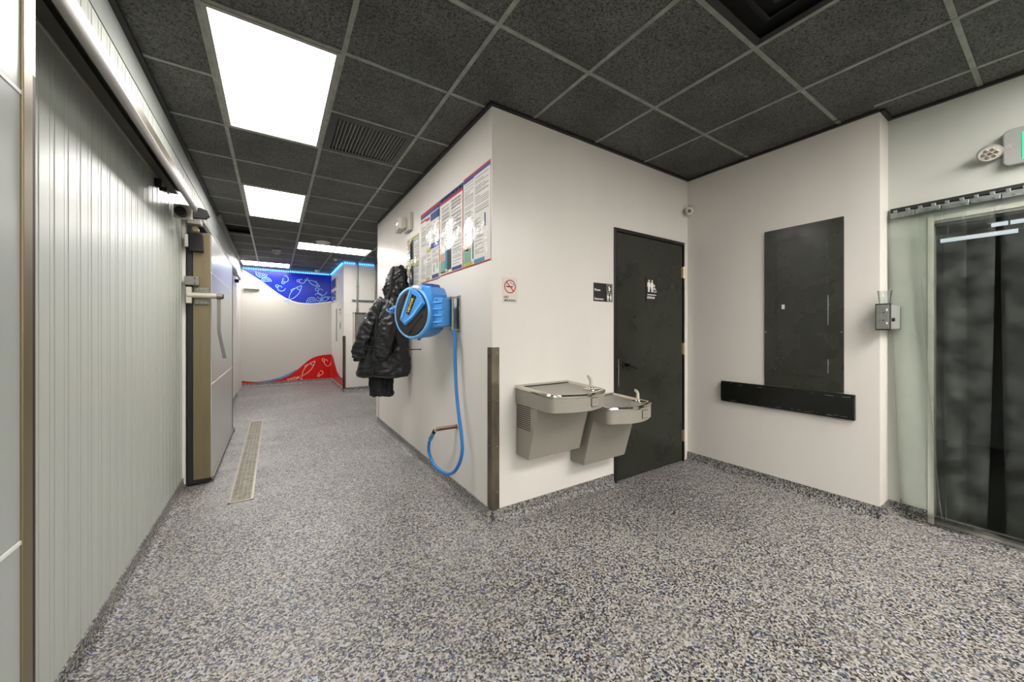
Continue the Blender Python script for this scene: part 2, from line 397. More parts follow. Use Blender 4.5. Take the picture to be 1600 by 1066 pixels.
wallbox('wall_alcove_far', 1.21, 3.5, 8.3, 8.4, 0, H+.04, m='wallm')
wallbox('wall_niche_side', 1.21, 1.31, 8.4, 10.25, 0, H+.04, m='wallm')
wallbox('wall_back', -.9, 1.31, 10.25, 10.35, 0, H+.04, m='wallb')
wallbox('wall_behind', -.9, 3.75, -9.1, -9, 0, H+.04, m='wallm')
# cold room behind the strip curtain
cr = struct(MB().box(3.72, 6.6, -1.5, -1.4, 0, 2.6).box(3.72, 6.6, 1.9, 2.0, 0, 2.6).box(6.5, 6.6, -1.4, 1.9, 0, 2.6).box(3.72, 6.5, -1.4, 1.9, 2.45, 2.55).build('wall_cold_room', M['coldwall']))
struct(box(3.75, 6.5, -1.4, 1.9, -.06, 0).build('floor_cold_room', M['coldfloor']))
# covered (coved) base
def cove(name, a, b, n, h=.085):
    a = V(*a, 0); b = V(*b, 0); n = V(*n, 0); d = (b-a)
    prof = [(0, 0), (.05, 0), (.03, .007), (.017, .02), (.010, .04), (.008, h), (0, h)]
    struct(MB().prism(prof, a, n, V(0, 0, 1), d).build(name, M['cove']))
cove('baseboard_left', (-.621, 1.74), (-.621, 3.9), (1, 0), .075)
cove('baseboard_left_far', (-.618, 6.05), (-.618, 8.9), (1, 0), .075)
cove('baseboard_hose', (1.19, 2.03), (1.19, 5.23), (-1, 0))
cove('baseboard_fountain', (1.15, 2.07), (2.335, 2.07), (0, -1))
cove('baseboard_right', (3.4, 2.07), (3.4, .67), (-1, 0), .08)
cove('baseboard_jog', (3.37, .71), (3.6, .71), (0, -1), .08)
cove('baseboard_strip_door', (3.6, .71), (3.6, .525), (-1, 0), .08)
cove('baseboard_alcove', (1.17, 8.3), (3.4, 8.3), (0, -1), .09)
cove('baseboard_niche', (1.21, 8.26), (1.21, 10.25), (-1, 0), .07)
cove('baseboard_back', (-.62, 10.25), (1.21, 10.25), (0, -1), .09)
# black wall moulding under the ceiling
def moul(name, *a): struct(box(*a).build(name, M['teed']))
moul('trim_1', -.618, -.594, -1, 6.5, H-.022, H+.004)
moul('trim_2', 1.166, 1.19, 2.046, 5.23, H-.016, H+.003)
moul('trim_3', 1.19, 3.4, 2.046, 2.07, H-.016, H+.003)
moul('trim_4', 3.376, 3.4, .71, 2.046, H-.016, H+.003)
moul('trim_5', 3.4, 3.6, .686, .71, H-.016, H+.003)
moul('trim_6', 3.576, 3.6, -1, .686, H-.016, H+.003)
struct(box(-.618, -.57, 5.9, 8.9, H-.05, H+.0).build('trim_7', M['alu']))

# ------------------------------------------------------------ ceiling fixtures
def panel_light(x0, x1, y0, y1, label):
    t = thing('ceiling_light', label, 'light', ((x0+x1)/2, (y0+y1)/2, H), 'flat lit ceiling panels')
    z = H-.006; f = .022
    mb = MB().box(x0, x0+f, y0, y1, z, z+.03).box(x1-f, x1, y0, y1, z, z+.03).box(x0+f, x1-f, y0, y0+f, z, z+.03).box(x0+f, x1-f, y1-f, y1, z, z+.03)
    mb.build('frame', M['frame'], t)
    box(x0+f, x1-f, y0+f, y1-f, z+.004, z+.012).build('diffuser', M['diff'], t)
panel_light(-.282, .299, 2.137, 3.32, 'largest nearest lit ceiling panel above the corridor')
panel_light(-.282, .299, 4.555, 5.735, 'second lit ceiling panel down the corridor, beyond the nearest one')
panel_light(.32, 1.50, 6.965, 7.55, 'lit ceiling panel lying crosswise before the blue-lit alcove')
panel_light(-.6, .299, 9.38, 9.97, 'farthest lit ceiling panel, crosswise above the blue mural')
for ya, row in ((-1.50, 'just behind the viewpoint'), (-3.92, 'in the second row behind'), (-6.33, 'in the third row behind'), (-8.75, 'in the rearmost row')):  # unseen panel rows added behind the camera to even out the wall lighting
    for xa, side in ((-.282, 'along the left wall'), (1.52, 'in the middle'), (2.72, 'nearest the right wall')):
        panel_light(xa, xa+.58, ya, ya+1.195, 'added unseen lit ceiling panel %s, %s' % (row, side))
for xa, side in ((2.12, 'second from the right wall'),):  # one more unseen panel, added to brighten the right-hand side
    panel_light(xa, xa+.58, -1.50, -.305, 'added unseen lit ceiling panel just behind the viewpoint, %s' % side)

t = thing('return_vent', 'dark louvred rectangular ceiling vent beside the nearest lit panel', 'vent', (.61, 3.03, H))
x0, x1, y0, y1 = .323, .898, 2.738, 3.32
mb = MB().box(x0, x0+.05, y0, y1, H-.006, H+.02).box(x1-.05, x1, y0, y1, H-.006, H+.02).box(x0+.05, x1-.05, y0, y0+.05, H-.006, H+.02).box(x0+.05, x1-.05, y1-.05, y1, H-.006, H+.02)
mb.build('frame', M['ventm'], t)
box(x0+.04, x1-.04, y0+.04, y1-.04, H+.02, H+.026).build('backing', M['plenum'], t)
sl = None
for k in range(19):
    x = x0+.062+k*.0249
    if sl is None:
        sl = MB().add([(.61+a, 3.03+b, H+c) for a, b, c in [(-.006, -.24, .016), (.004, -.24, -.004), (.009, -.24, -.003), (-.001, -.24, .017), (-.006, .24, .016), (.004, .24, -.004), (.009, .24, -.003), (-.001, .24, .017)]],
                      [(0, 1, 2, 3), (7, 6, 5, 4), (0, 4, 5, 1), (1, 5, 6, 2), (2, 6, 7, 3), (3, 7, 4, 0)]).build('slat', M['slat'], t); s_ = sl
    else: s_ = sl.copy(); COL.objects.link(s_); s_.parent = t
    s_.location = (x-.61, 0, .0)
t = thing('supply_diffuser', 'black square stepped ceiling diffuser at the top edge of the picture', 'vent', (1.81, .61, H))
cx, cy = 1.812, .612
for k, (ro, ri, zo, zi) in enumerate([(.288, .262, -.004, .004), (.225, .185, .045, .02), (.15, .11, .045, .02), (.075, .0, .045, .03)]):
    R = []
    for r, z in ((ro, zo), (max(ri, .001), zi), (max(ri, .001), zi+.004), (ro, zo+.006)):
        R.append([V(cx+sx*r, cy+sy_*r, H+z) for sx, sy_ in ((-1, -1), (1, -1), (1, 1), (-1, 1))])
    MB().rings(R, 0, True, True).build('vane_ring', M['ventm'] if k else M['teed'], t)
box(cx-.29, cx+.29, cy-.29, cy+.29, H+.051, H+.055).build('backing', M['plenum'], t)

def ceil_puck(name, label, cat, x, y, r, h, m='white', dome=True):
    t = thing(name, label, cat, (x, y, H))
    MB().lathe([(r, 0), (r, -.012), (r*.9, -.016)], (x, y, H-.003), n=28).build('base', M[m], t, smooth=True)
    if dome: MB().lathe([(r*.82, 0), (r*.78, -h*.5), (r*.5, -h*.85), (0, -h)], (x, y, H-.018), n=24).build('dome', M['grey' if name == 'dome_camera' else m], t, smooth=True)
    return t
ceil_puck('dome_camera', 'white dome on the ceiling between the second and farthest lit panels', 'camera', .03, 7.9, .07, .07)
ceil_puck('ceiling_speaker', 'flat round white ceiling speaker beside the crosswise lit panel', 'speaker', .67, 6.75, .11, .01, dome=False)
ceil_puck('smoke_detector', 'small white ceiling detector near the corner of the blue-lit alcove', 'detector', 1.04, 8.2, .035, .03)
ceil_puck('sprinkler_cover', 'small white round fitting on the ceiling before the blue mural', 'detector', .86, 9.9, .055, .06)

# ------------------------------------------------------------ sliding cooler doors on the left
def slide_door(y0, y1, z1, label, near):
    t = thing('sliding_door', label, 'door', (-.505, (y0+y1)/2, 0))
    xb, xf = -.565, -.44
    box(xb, xf-.012, y0+.03, y1-.01, .03, z1).build('core', M['doorface'], t)
    zs = [.03, .815, 1.745, z1]
    for a, b in zip(zs, zs[1:]):
        box(xf-.012, xf, y0+.025, y1-.036, a+.004, b-.004).build('face_panel', M['doorface'], t, bevel=.002)
    for z in zs[1:3]:
        box(xf-.010, xf+.0015, y0+.025, y1-.036, z-.004, z+.004).build('joint_strip', M['joint'], t)
    box(xf-.03, xf+.004, y1-.036, y1, .02, z1).build('edge_trim', M['bronze'] if near else M['bronze_d'], t, bevel=.002)
    return t
d1 = slide_door(-2.6, 1.222, 2.05, 'glossy pale sliding cooler door cut off by the left edge', True)
box(-.50, -.447, 1.2225, 1.262, .02, 1.815).build('edge_brush', M['brush'], d1)
box(-.50, -.447, 1.2225, 1.262, 1.817, 2.05).build('edge_cap', M['white'], d1)
d2 = slide_door(3.90, 5.72, 2.07, 'glossy pale sliding cooler door with bronze end and latch handle', False)
d2['label'] = 'glossy pale sliding cooler door with bronze end standing open mid-corridor'
mb = MB().box(-.556, -.446, 3.893, 3.93, .045, 2.06)
mb.build('end_frame', M['bronze'], d2, bevel=.003)['label'] = 'bronze metal end frame'
MB().box(-.59, -.557, 3.885, 3.93, .03, 2.05).box(-.59, -.446, 3.89, 3.94, .018, .044).build('black_gasket', M['black'], d2)
box(-.44, -.425, 3.92, 5.7, .022, .05).build('bottom_sweep', M['alu'], d2, bevel=.003)
box(-.438, -.42, 5.68, 5.76, .01, .05).build('floor_guide', M['bronze_d'], d2)
# black rubber flap hanging at the top near corner
mb = MB(); R = []
for z, dx in ((2.045, 0), (2.03, .008), (1.93, .012), (1.90, .016)):
    R.append([V(-.572, 3.855-dx*.4, z), V(-.492+dx*.5, 3.85-dx, z), V(-.492+dx*.5, 3.885, z), V(-.572, 3.885, z)])
mb.rings(R).build('rubber_flap', M['blackm'], d2, bevel=.003)
# latch
lt = MB().box(-.545, -.451, 3.872, 3.893, 1.475, 1.612); lt = lt.build('latch_plate', M['alu'], d2, bevel=.003)
mb = MB()
for x in (-.525, -.50, -.475):
    for z in (1.49, 1.597): mb.lathe([(.007, 0), (.007, .005), (.003, .006)], (x, 3.872, z), (0, -1, 0), 10)
each(mb, 'screw', M['grey'], lt)
MB().tube([(-.585, 3.85, 1.545), (-.40, 3.85, 1.545)], .022, 20).box(-.59, -.555, 3.835, 3.88, 1.48, 1.61).build('latch_barrel', M['cream'], d2, smooth=True, bevel=.002)
MB().tube([(-.40, 3.85, 1.545), (-.36, 3.85, 1.545)], .024, 20).build('barrel_cap', M['alu'], d2, smooth=True)
MB().lathe([(.019, 0), (.019, .006)], (-.36, 3.85, 1.545), (1, 0, 0), 16).build('barrel_end', M['black'], d2, smooth=True)
mb = MB(); R = []
for x, y, z in ((-.385, 3.85, 1.53), (-.385, 3.85, 1.28), (-.383, 3.852, 1.24), (-.35, 3.87, 1.03)):
    R.append([V(x-.012, y-.004, z), V(x+.012, y-.004, z), V(x+.012, y+.006, z), V(x-.012, y+.006, z)])
mb.rings(R).build('handle_bar', M['alu'], d2, bevel=.003)
t = thing('latch_strike', 'square aluminium strike block on the jamb above the latch barrel', 'latch', (-.56, 3.86, 1.62))
box(-.60, -.51, 3.835, 3.872, 1.625, 1.695).build('block', M['alu'], t, bevel=.004)
each(MB().lathe([(.005, 0), (.005, .004)], (-.535, 3.835, 1.68), (0, -1, 0), 8).lathe([(.005, 0), (.005, .004)], (-.535, 3.835, 1.64), (0, -1, 0), 8), 'screw', M['pblack'], t)
t = thing('roller_stop', 'small white stop block on the jamb below the rail end', 'bracket', (-.6, 3.86, 1.96))
box(-.60, -.578, 3.84, 3.885, 1.93, 2.03).build('block', M['white'], t, bevel=.003)

# overhead rails
t = thing('door_rail', 'long rounded aluminium door rail over the near ribbed wall', 'rail', (-.5, 1.5, 2.2))
box(-.619, -.57, -2.6, 3.45, 2.222, 2.30).build('backing_board', M['olive'], t)
box(-.621, -.614, -2.6, 3.45, 2.214, 2.222).build('edge_bead', M['cream'], t)
box(-.57, -.505, -2.6, 3.47, 2.248, 2.26).build('rail_web', M['bronze_d'], t)
box(-.52, -.505, -2.6, 3.47, 2.18, 2.248).build('rail_web', M['bronze_d'], t)
pr = [(-.482, 2.105), (-.471, 2.116), (-.466, 2.138), (-.475, 2.157), (-.49, 2.18), (-.51, 2.195), (-.53, 2.19), (-.512, 2.157), (-.495, 2.127)]
MB().prism(pr, (0, -2.6, 0), (1, 0, 0), (0, 0, 1), (0, 6.05, 0)).build('rail_tube', M['alu'], t, smooth=True)
t = thing('rail_end_bumper', 'round black bumper in a cream bracket closing the near rail', 'bumper', (-.53, 3.55, 2.1))
box(-.60, -.50, 3.47, 3.50, 2.06, 2.16).build('plate', M['cream'], t, bevel=.003)
MB().cyl((-.555, 3.41, 2.1), (-.555, 3.47, 2.1), .033, 18).build('bumper', M['black'], t, smooth=True)
t = thing('rail_hanger', 'dark rounded hanger bracket joining the two door rails', 'bracket', (-.5, 3.62, 2.1))
MB().prism([(-.08, -.02), (-.03, .03), (.03, .035), (.07, .02), (.085, -.02), (.06, -.045), (-.04, -.045)], (-.5, 3.60, 2.155), (1, 0, 0), (0, 0, 1), (0, .03, 0)).build('cap_plate', M['blackm'], t, bevel=.003)
box(-.55, -.47, 3.61, 3.7, 2.065, 2.105).build('clamp', M['alu'], t, bevel=.004)
MB().cyl((-.51, 3.66, 2.04), (-.51, 3.72, 2.04), .02, 14).build('roller', M['brass'], t, smooth=True)
t = thing('rail_hook', 'small black rail catch on the ribbed wall below the near rail', 'catch', (-.6, 3.1, 2.16))
MB().box(-.619, -.59, 3.08, 3.11, 2.15, 2.20).box(-.60, -.565, 3.09, 3.10, 2.13, 2.155).build('catch_body', M['blackm'], t, bevel=.003)
t = thing('door_rail', 'second aluminium door rail running on over the far sliding door', 'rail', (-.5, 5.5, 2.2))
box(-.618, -.56, 3.75, 7.5, 2.19, 2.235).build('backing_board', M['bronze_d'], t)
box(-.56, -.51, 3.75, 7.5, 2.17, 2.235).build('rail_web', M['bronze_d'], t)
MB().prism([(a, b-.01) for a, b in pr], (0, 3.75, 0), (1, 0, 0), (0, 0, 1), (0, 3.75, 0)).build('rail_tube', M['alu'], t, smooth=True)
box(-.545, -.49, 7.42, 7.5, 2.06, 2.11).build('end_stop', M['blackm'], t)

# ------------------------------------------------------------ floor drain
t = thing('floor_drain', 'long narrow slotted steel trench drain in the corridor floor', 'drain', (-.205, 4.77, 0))
x0, x1, y0, y1 = -.285, -.135, 3.34, 6.2
MB().box(x0, x0+.012, y0, y1, 0, .006).box(x1-.012, x1, y0, y1, 0, .006).box(x0, x1, y0, y0+.012, 0, .006).box(x0, x1, y1-.012, y1, 0, .006).build('rim', M['steel'], t)
box(x0+.012, x1-.012, y0+.012, y1-.012, 0, .001).build('channel', M['slot'], t)
for s in range(3):
    ya = y0+.014+s*(y1-y0-.028)/3; yb = ya+(y1-y0-.028)/3-.004
    mb = MB(); n = int((yb-ya)/.018)
    for k in range(n): mb.box(x0+.014, x1-.014, ya+k*.018, ya+k*.018+.012, .001, .005)
    for xx in (x0+.013, -.24, -.21, -.18, x1-.019): mb.box(xx, xx+.006, ya, yb, .001, .0052)
    mb.build('grate', M['grate'], t)

# ------------------------------------------------------------ FAR END: murals, led, alcove
def ribbon(mb, pts, w, O, u, v, n, m=0, d=.001):
    O = Vector(O); u = Vector(u); v = Vector(v); n = Vector(n)*d; P = [Vector((a, b)) for a, b in pts]
    P = [p for k, p in enumerate(P) if k == 0 or (p-P[k-1]).length > 1e-5]; R = []; K_ = len(P); cl = (P[0]-P[-1]).length < 1e-4
    if cl: P = P[:-1]; K_ -= 1
    for k in range(K_):
        a = P[(k-1) % K_] if cl or k else P[k]; b = P[(k+1) % K_] if cl or k < K_-1 else P[k]
        t_ = (b-a).normalized() if (b-a).length > 1e-6 else (P[k]-a).normalized(); s_ = Vector((-t_.y, t_.x))*w/2
        l, r_ = P[k]-s_, P[k]+s_; R.append([O+u*l.x+v*l.y, O+u*r_.x+v*r_.y, O+u*r_.x+v*r_.y+n, O+u*l.x+v*l.y+n])
    mb.rings(R, m, True, cl)
def xf(pts, sx, sy, rot, ox, oy): return [(ox+(x*math.cos(rot)*sx-y*math.sin(rot)*sy), oy+(x*math.sin(rot)*sx+y*math.cos(rot)*sy)) for x, y in pts]
def fish():
    body = catmull([(-1, 0, 0), (-.5, .28, 0), (.2, .33, 0), (.8, .12, 0), (1, 0, 0), (.8, -.12, 0), (.2, -.3, 0), (-.5, -.24, 0), (-1, 0, 0)], 4)
    L = [[(p.x, p.y) for p in body], [(-1, 0), (-1.4, .35), (-1.3, 0), (-1.45, -.32), (-1, 0)], [(.55, .2), (.45, 0), (.55, -.17)], [(-.2, .3), (0, .5), (.35, .33)]]
    return L
def curl(): return [[(r*math.cos(a), r*math.sin(a)) for a, r in [(i*.5, .25+.06*i) for i in range(13)]], [(.3*math.cos(i*.6)-.6, .3*math.sin(i*.6)+.5) for i in range(9)]]
def shell(): return [[(math.cos(a*PI/8), math.sin(a*PI/8)) for a in range(9)], [(.65*math.cos(a*PI/8), .65*math.sin(a*PI/8)) for a in range(9)], [(-.35, 0), (-.2, .3), (0, .1), (.2, .3), (.35, 0)]]
O = V(0, 10.25, 0); U = V(1, 0, 0); W = V(0, 0, 1); Nn = V(0, -1, 0)
bl = [(-.599, 2.655), (-.43, 2.54), (-.244, 2.412), (-.1, 2.29), (.052, 2.165), (.2, 2.065), (.36, 1.991), (.48, 1.958), (.599, 1.947), (.75, 1.947), (.95, 1.97), (1.206, 2.02)]
mural = thing('wall_mural', 'glossy blue vinyl wave with pale sea creature outlines high on the back wall', 'mural', (.5, 10.249, 1.95))
MB().prism(bl+[(1.206, 2.675), (-.599, 2.675)], O, U, W, Nn*.002).build('blue_field', M['mblue'], mural)
mb = MB()
for shp, a in ((fish(), (.22, .22, .95, .42, 2.2)), (curl(), (.13, .13, .3, .98, 2.27)), (fish(), (.14, .14, -.5, .82, 2.45)), (curl(), (.1, .1, 1.9, .2, 2.5)), (shell(), (.12, .12, .2, .78, 1.985)),
               (curl(), (.1, .1, 3, .93, 2.13)), (shell(), (.1, .1, .1, -.16, 2.42)), (fish(), (.12, .12, .5, 1.07, 2.08)), (curl(), (.1, .1, .2, .12, 2.3)), (shell(), (.11, .11, 2.9, -.25, 2.62)), (curl(), (.09, .09, .8, .55, 2.5))):
    for line in shp: ribbon(mb, xf(line, *a), .014, O+Nn*.002, U, W, Nn)
each(mb, 'outline_print', M['mline'], mural)
mb = MB(); ribbon(mb, bl, .02, O+Nn*.001, U, W, Nn, d=.002); mb.build('wave_edge', M['pwhite'], mural)
rd = [(-.7, .165), (-.52, .125), (-.328, .1), (-.1, .1), (.12, .135), (.28, .205), (.439, .316), (.56, .43), (.688, .549), (.78, .61), (.87, .645), (1.0, .675), (1.2, .69)]
mural2 = thing('wall_mural', 'red vinyl wave with pink outlines low on the back wall', 'mural', (.5, 10.249, .09))
rdb = [(x, z) for x, z in rd if x > -.62]
MB().prism([(-.62, .15)]+rdb+[(1.206, .69), (1.206, .09), (-.62, .09)], O, U, W, Nn*.002).build('red_field', M['mred'], mural2)
cyb = [(-.35, .105), (-.1, .13), (.12, .18), (.28, .255), (.45, .35), (.439, .316), (.28, .205), (.12, .135), (-.1, .1)]
MB().prism(cyb, O, U, W, Nn*.003).build('cyan_band', M['mcyan'], mural2)
mb = MB()
for shp, a in ((fish(), (.22, .2, .9, .7, .36)), (curl(), (.09, .14, .3, 1.1, .5)), (curl(), (.07, .09, 1.9, .95, .22)), (fish(), (.1, .06, .1, .4, .13))):
    for line in shp: ribbon(mb, xf(line, *a), .013, O+Nn*.002, U, W, Nn)
each(mb, 'outline_print', M['mrline'], mural2)
mural3 = thing('wall_mural', 'end of the red vinyl wave wrapping onto the niche side wall', 'mural', (1.209, 9.4, .08))
MB().prism([(10.24, .69), (9.94, .64), (9.6, .48), (9.22, .33), (8.84, .27), (8.42, .27), (8.42, .09), (10.24, .09)], (1.21, 0, 0), (0, 1, 0), W, (-.002, 0, 0)).build('red_field', M['mred'], mural3)
mb = MB(); ribbon(mb, [(10.2, .66), (9.94, .63), (9.6, .47), (9.22, .32), (8.84, .26)], .03, (1.208, 0, 0), (0, 1, 0), W, (-1, 0, 0)); mb.build('blue_edge', M['mcyan'], mural3)
def led(a, b, label):
    a = V(*a); b = V(*b); t = thing('led_strip', label, 'light', (a+b)/2, 'blue rope lights under the ceiling')
    MB().tube([a, b], .010, 8).build('strip', M['led'], t)
    d = (b-a).normalized(); n = int((b-a).length/.045); mb = MB()
    for k in range(n):
        p = a+d*(.02+k*.045); mb.tube([p, p+d*.018], .0125, 6)
    o = mb.build('diode_row', M['ledd'], t); o['kind'] = 'stuff'
led((-.61, 10.225, 2.695), (1.18, 10.225, 2.695), 'blue glowing rope light along the top of the mural wall')
led((1.185, 10.2, 2.695), (1.185, 8.29, 2.695), 'blue glowing rope light along the niche side wall')
led((1.2, 8.278, 2.695), (1.44, 8.278, 2.695), 'short blue rope light left of the vertical conduit')
led((1.49, 8.278, 2.695), (1.83, 8.278, 2.695), 'short blue rope light right of the vertical conduit')
# items on the alcove far wall (y=8.3)
t = thing('conduit', 'vertical grey metal conduit running down to the steel box', 'pipe', (1.47, 8.28, 1.65))
MB().tube([(1.468, 8.275, 1.66), (1.468, 8.275, 2.735)], .017, 12).build('tube', M['galv'], t, smooth=True)
MB().cyl((1.468, 8.275, 1.66), (1.468, 8.275, 1.74), .023, 12).build('coupling', M['galv'], t, smooth=True)
box(1.44, 1.50, 8.27, 8.298, 2.2, 2.225).build('strap', M['galv'], t)
t = thing('conduit', 'second vertical conduit near the corner of the hose wall', 'pipe', (1.83, 8.28, 1.2))
MB().tube([(1.835, 8.275, 1.67), (1.835, 8.275, 2.735)], .017, 12).build('tube', M['galv'], t, smooth=True)
box(1.81, 1.862, 8.27, 8.298, 2.1, 2.125).build('strap', M['galv'], t)
t = thing('strut_channel', 'horizontal slotted steel channel behind the conduits', 'bracket', (1.6, 8.29, 1.9))
MB().box(1.365, 2.1, 8.28, 8.299, 1.895, 1.937).build('channel', M['galv'], t)
mb = MB()
for k in range(9): mb.box(1.39+k*.055, 1.425+k*.055, 8.2785, 8.281, 1.907, 1.925)
each(mb, 'slot', M['slot'], t)
t = thing('steel_box', 'grey steel enclosure on the alcove wall behind the coat', 'box', (1.6, 8.2, 1.0))
box(1.40, 1.95, 8.2, 8.3, .98, 1.64).build('body', M['box'], t, bevel=.004)
box(1.38, 1.405, 8.17, 8.3, .97, 1.65).build('side_flange', M['ivory'], t, bevel=.003)
box(1.38, 1.97, 8.18, 8.3, 1.645, 1.66).build('top_lip', M['bronze_d'], t)
t = tag(MB().box(1.19, 1.245, 8.288, 8.299, .07, 1.17).box(1.195, 1.209, 8.288, 8.36, .07, 1.17).build('corner_guard', M['guard'], origin=(1.2, 8.3, .07)), 'narrow steel corner guard on the alcove corner', 'guard')
t = thing('framed_board', 'pair of dark glazed frames high on the niche side wall', 'frame', (1.2, 9.7, 2.0))
for z0, z1 in ((1.98, 2.24), (2.27, 2.53)):
    f = box(1.188, 1.209, 9.24, 10.1, z0, z1).build('frame', M['sign'], t, bevel=.003)
    box(1.184, 1.188, 9.3, 9.66, z0+.02, z1-.02).build('pane', M['glass'], f); box(1.184, 1.188, 9.69, 10.05, z0+.02, z1-.02).build('pane', M['glass'], f)
t = thing('height_gauge', 'tall narrow grey notched strip on the niche side wall', 'gauge', (1.2, 9.35, 1.05))
box(1.196, 1.209, 9.26, 9.36, 1.03, 1.79).build('strip', M['grey'], t)
mb = MB()
for k in range(14): mb.box(1.1955, 1.2085, 9.38, 9.45, 1.06+k*.052, 1.075+k*.052)
each(mb, 'notch', M['grey'], t)
t = thing('wall_switch', 'small dark switch on the niche side wall near its corner', 'switch', (1.2, 8.75, 1.35))
box(1.2, 1.209, 8.7, 8.8, 1.31, 1.47).build('plate', M['grey'], t, bevel=.002); box(1.197, 1.2, 8.735, 8.765, 1.36, 1.42).build('rocker', M['bronze_d'], t)
t = thing('notice_sticker', 'small red and grey notice beside the tall gauge strip', 'sticker', (1.208, 8.85, 1.7))
MB().box(1.2075, 1.2095, 8.66, 8.95, 1.62, 1.78).build('sheet', M['sign'], t)
mb = MB(); mb.box(1.206, 1.2076, 8.7, 8.9, 1.72, 1.76); mb.build('print', M['pred'], t)
mb = MB(); mb.box(1.206, 1.2076, 8.68, 8.8, 1.64, 1.69); mb.build('print', M['grey'], t)
t = thing('wall_lamp_bar', 'small pale rail fitting high on the back wall under the mural wave', 'fixture', (-.44, 10.2, 2.24))
box(-.60, -.28, 10.225, 10.249, 2.22, 2.30).build('back_plate', M['white'], t, bevel=.004)
MB().tube([(-.58, 10.19, 2.235), (-.30, 10.19, 2.235)], .022, 12).build('bar', M['grey'], t, smooth=True)
MB().box(-.56, -.54, 10.19, 10.23, 2.22, 2.27).box(-.34, -.32, 10.19, 10.23, 2.22, 2.27).build('bracket', M['white'], t)

# ------------------------------------------------------------ HOSE WALL (x = 1.19, faces -X; picture right = -Y)
def hw(y, z, k=0): return V(1.19-k, y, z)
# posters: s 0..1 left->right, t 0..1 top->down
def poster(y0, y1, zb, zt, blocks, label, txt):
    """blocks (s0,s1,t0,t1,mat); txt columns (s0,s1,t0,t1)"""
    t = thing('wall_poster', label, 'poster', (1.188, (y0+y1)/2, zb), 'employment notices on the hose wall')
    box(1.186, 1.189, y1, y0, zb, zt).build('sheet', M['paper'], t)
    mats = sorted({b[4] for b in blocks}) or ['pgrey']; mb = MB(); w_ = y0-y1; h_ = zt-zb
    for s0, s1, t0, t1, m in blocks: mb.box(1.1850, 1.1861, y0-w_*s1, y0-w_*s0, zt-h_*t1, zt-h_*t0, mats.index(m))
    if blocks: mb.build('colour_print', [M[m] for m in mats], t)
    mb = MB()
    for s0, s1, t0, t1 in txt:
        z = zt-h_*t0
        while z > zt-h_*t1:
            e_ = s1 if random.random() < .75 else s0+(s1-s0)*random.uniform(.3, .9)
            th = random.choice((.006, .006, .006, .010))
            mb.box(1.1852, 1.1861, y0-w_*e_, y0-w_*s0, z-th, z); z -= th+random.choice((.007, .007, .008, .018))
    o = mb.build('text_print', M['pgrey'], t); o['kind'] = 'stuff'
    # glossy sleeve, gently wavy
    g = MB(); nu, nv = 8, 14; vs = []; fs = []
    for a in range(nv+1):
        for b in range(nu+1):
            e_ = min(b, nu-b, a, nv-a) > 0
            vs.append((1.183-(.002+.0025*math.sin(a*1.1+b*.8)+.002*math.sin(b*1.7-a*.5) if e_ else 0)-.001, y0-w_*b/nu, zt-h_*a/nv))
    for a in range(nv):
        for b in range(nu): fs.append((a*(nu+1)+b, a*(nu+1)+b+1, (a+1)*(nu+1)+b+1, (a+1)*(nu+1)+b))
    g.add(vs, fs).build('plastic_sleeve', M['sleeve'], t, smooth='s')
    return t
B1 = []
for q in (0, .5):
    B1 += [(.0, .98, q+.0, q+.06, 'pyel'), (0, .2, q+.08, q+.22, 'pskin'), (.0, .2, q+.23, q+.44, 'pgrn'), (.22, .55, q+.05, q+.42, 'pdark'), (.30, .42, q+.09, q+.40, 'pcyan'), (.6, .98, q+.07, q+.10, 'pcyan')]
poster(3.86, 3.50, 1.69, 2.22, B1, 'narrow poster with green and dark photo blocks, leftmost on the hose wall', [(.6, .96, .12, .45), (.6, .96, .62, .96)])
B2 = [(.0, 1, 0, .035, 'pred'), (0, 1, .035, .075, 'pnavy'), (.0, .3, .10, .125, 'pred'), (.55, 1, .09, .19, 'pnavy'), (.3, .5, .11, .15, 'pred'), (.55, 1, .50, .57, 'pnavy'), (.35, .55, .54, .60, 'pyel'), (.62, .95, .93, .98, 'pnavy'),
      (.3, .5, .94, .985, 'pyel'), (.7, .75, .80, .9, 'pgrn'), (.86, .9, .78, .86, 'pgrn'), (0, 1, .988, 1, 'pred'), (.985, 1, 0, 1, 'pred')]
poster(3.44, 2.965, 1.715, 2.375, B2, 'dense text poster with a navy and red header, second from the left', [(.04, .28, .2, .48), (.32, .6, .2, .48), (.64, .95, .22, .48), (.04, .28, .62, .93), (.32, .6, .62, .93), (.64, .95, .6, .77)])
B3 = [(0, 1, 0, .055, 'pnavy'), (0, 1, .055, .085, 'pred'), (.02, .22, .72, .82, 'pskin'), (.02, .25, .82, .97, 'pgrn'), (.25, .34, .70, .93, 'pcyan'), (.34, .52, .70, .95, 'pdark'), (.55, .95, .94, .98, 'pnavy'), (.05, .4, .955, .975, 'pyel'), (0, 1, .988, 1, 'pred'), (.985, 1, 0, 1, 'pred')]
for k in range(7): B3.append((.04+k*.135, .12+k*.135, .012+.006*(k % 2), .042, 'pwhite'))
for k in range(9): B3 += [(.1, .42, .13+k*.05, .137+k*.05, 'pdark'), (.52, .9, .12+k*.045, .127+k*.045, 'pdark')]
poster(2.955, 2.50, 1.725, 2.375, B3, 'poster with bold navy banner over a red stripe, third from the left', [(.08, .45, .14, .6), (.52, .93, .13, .6), (.58, .93, .64, .92)])
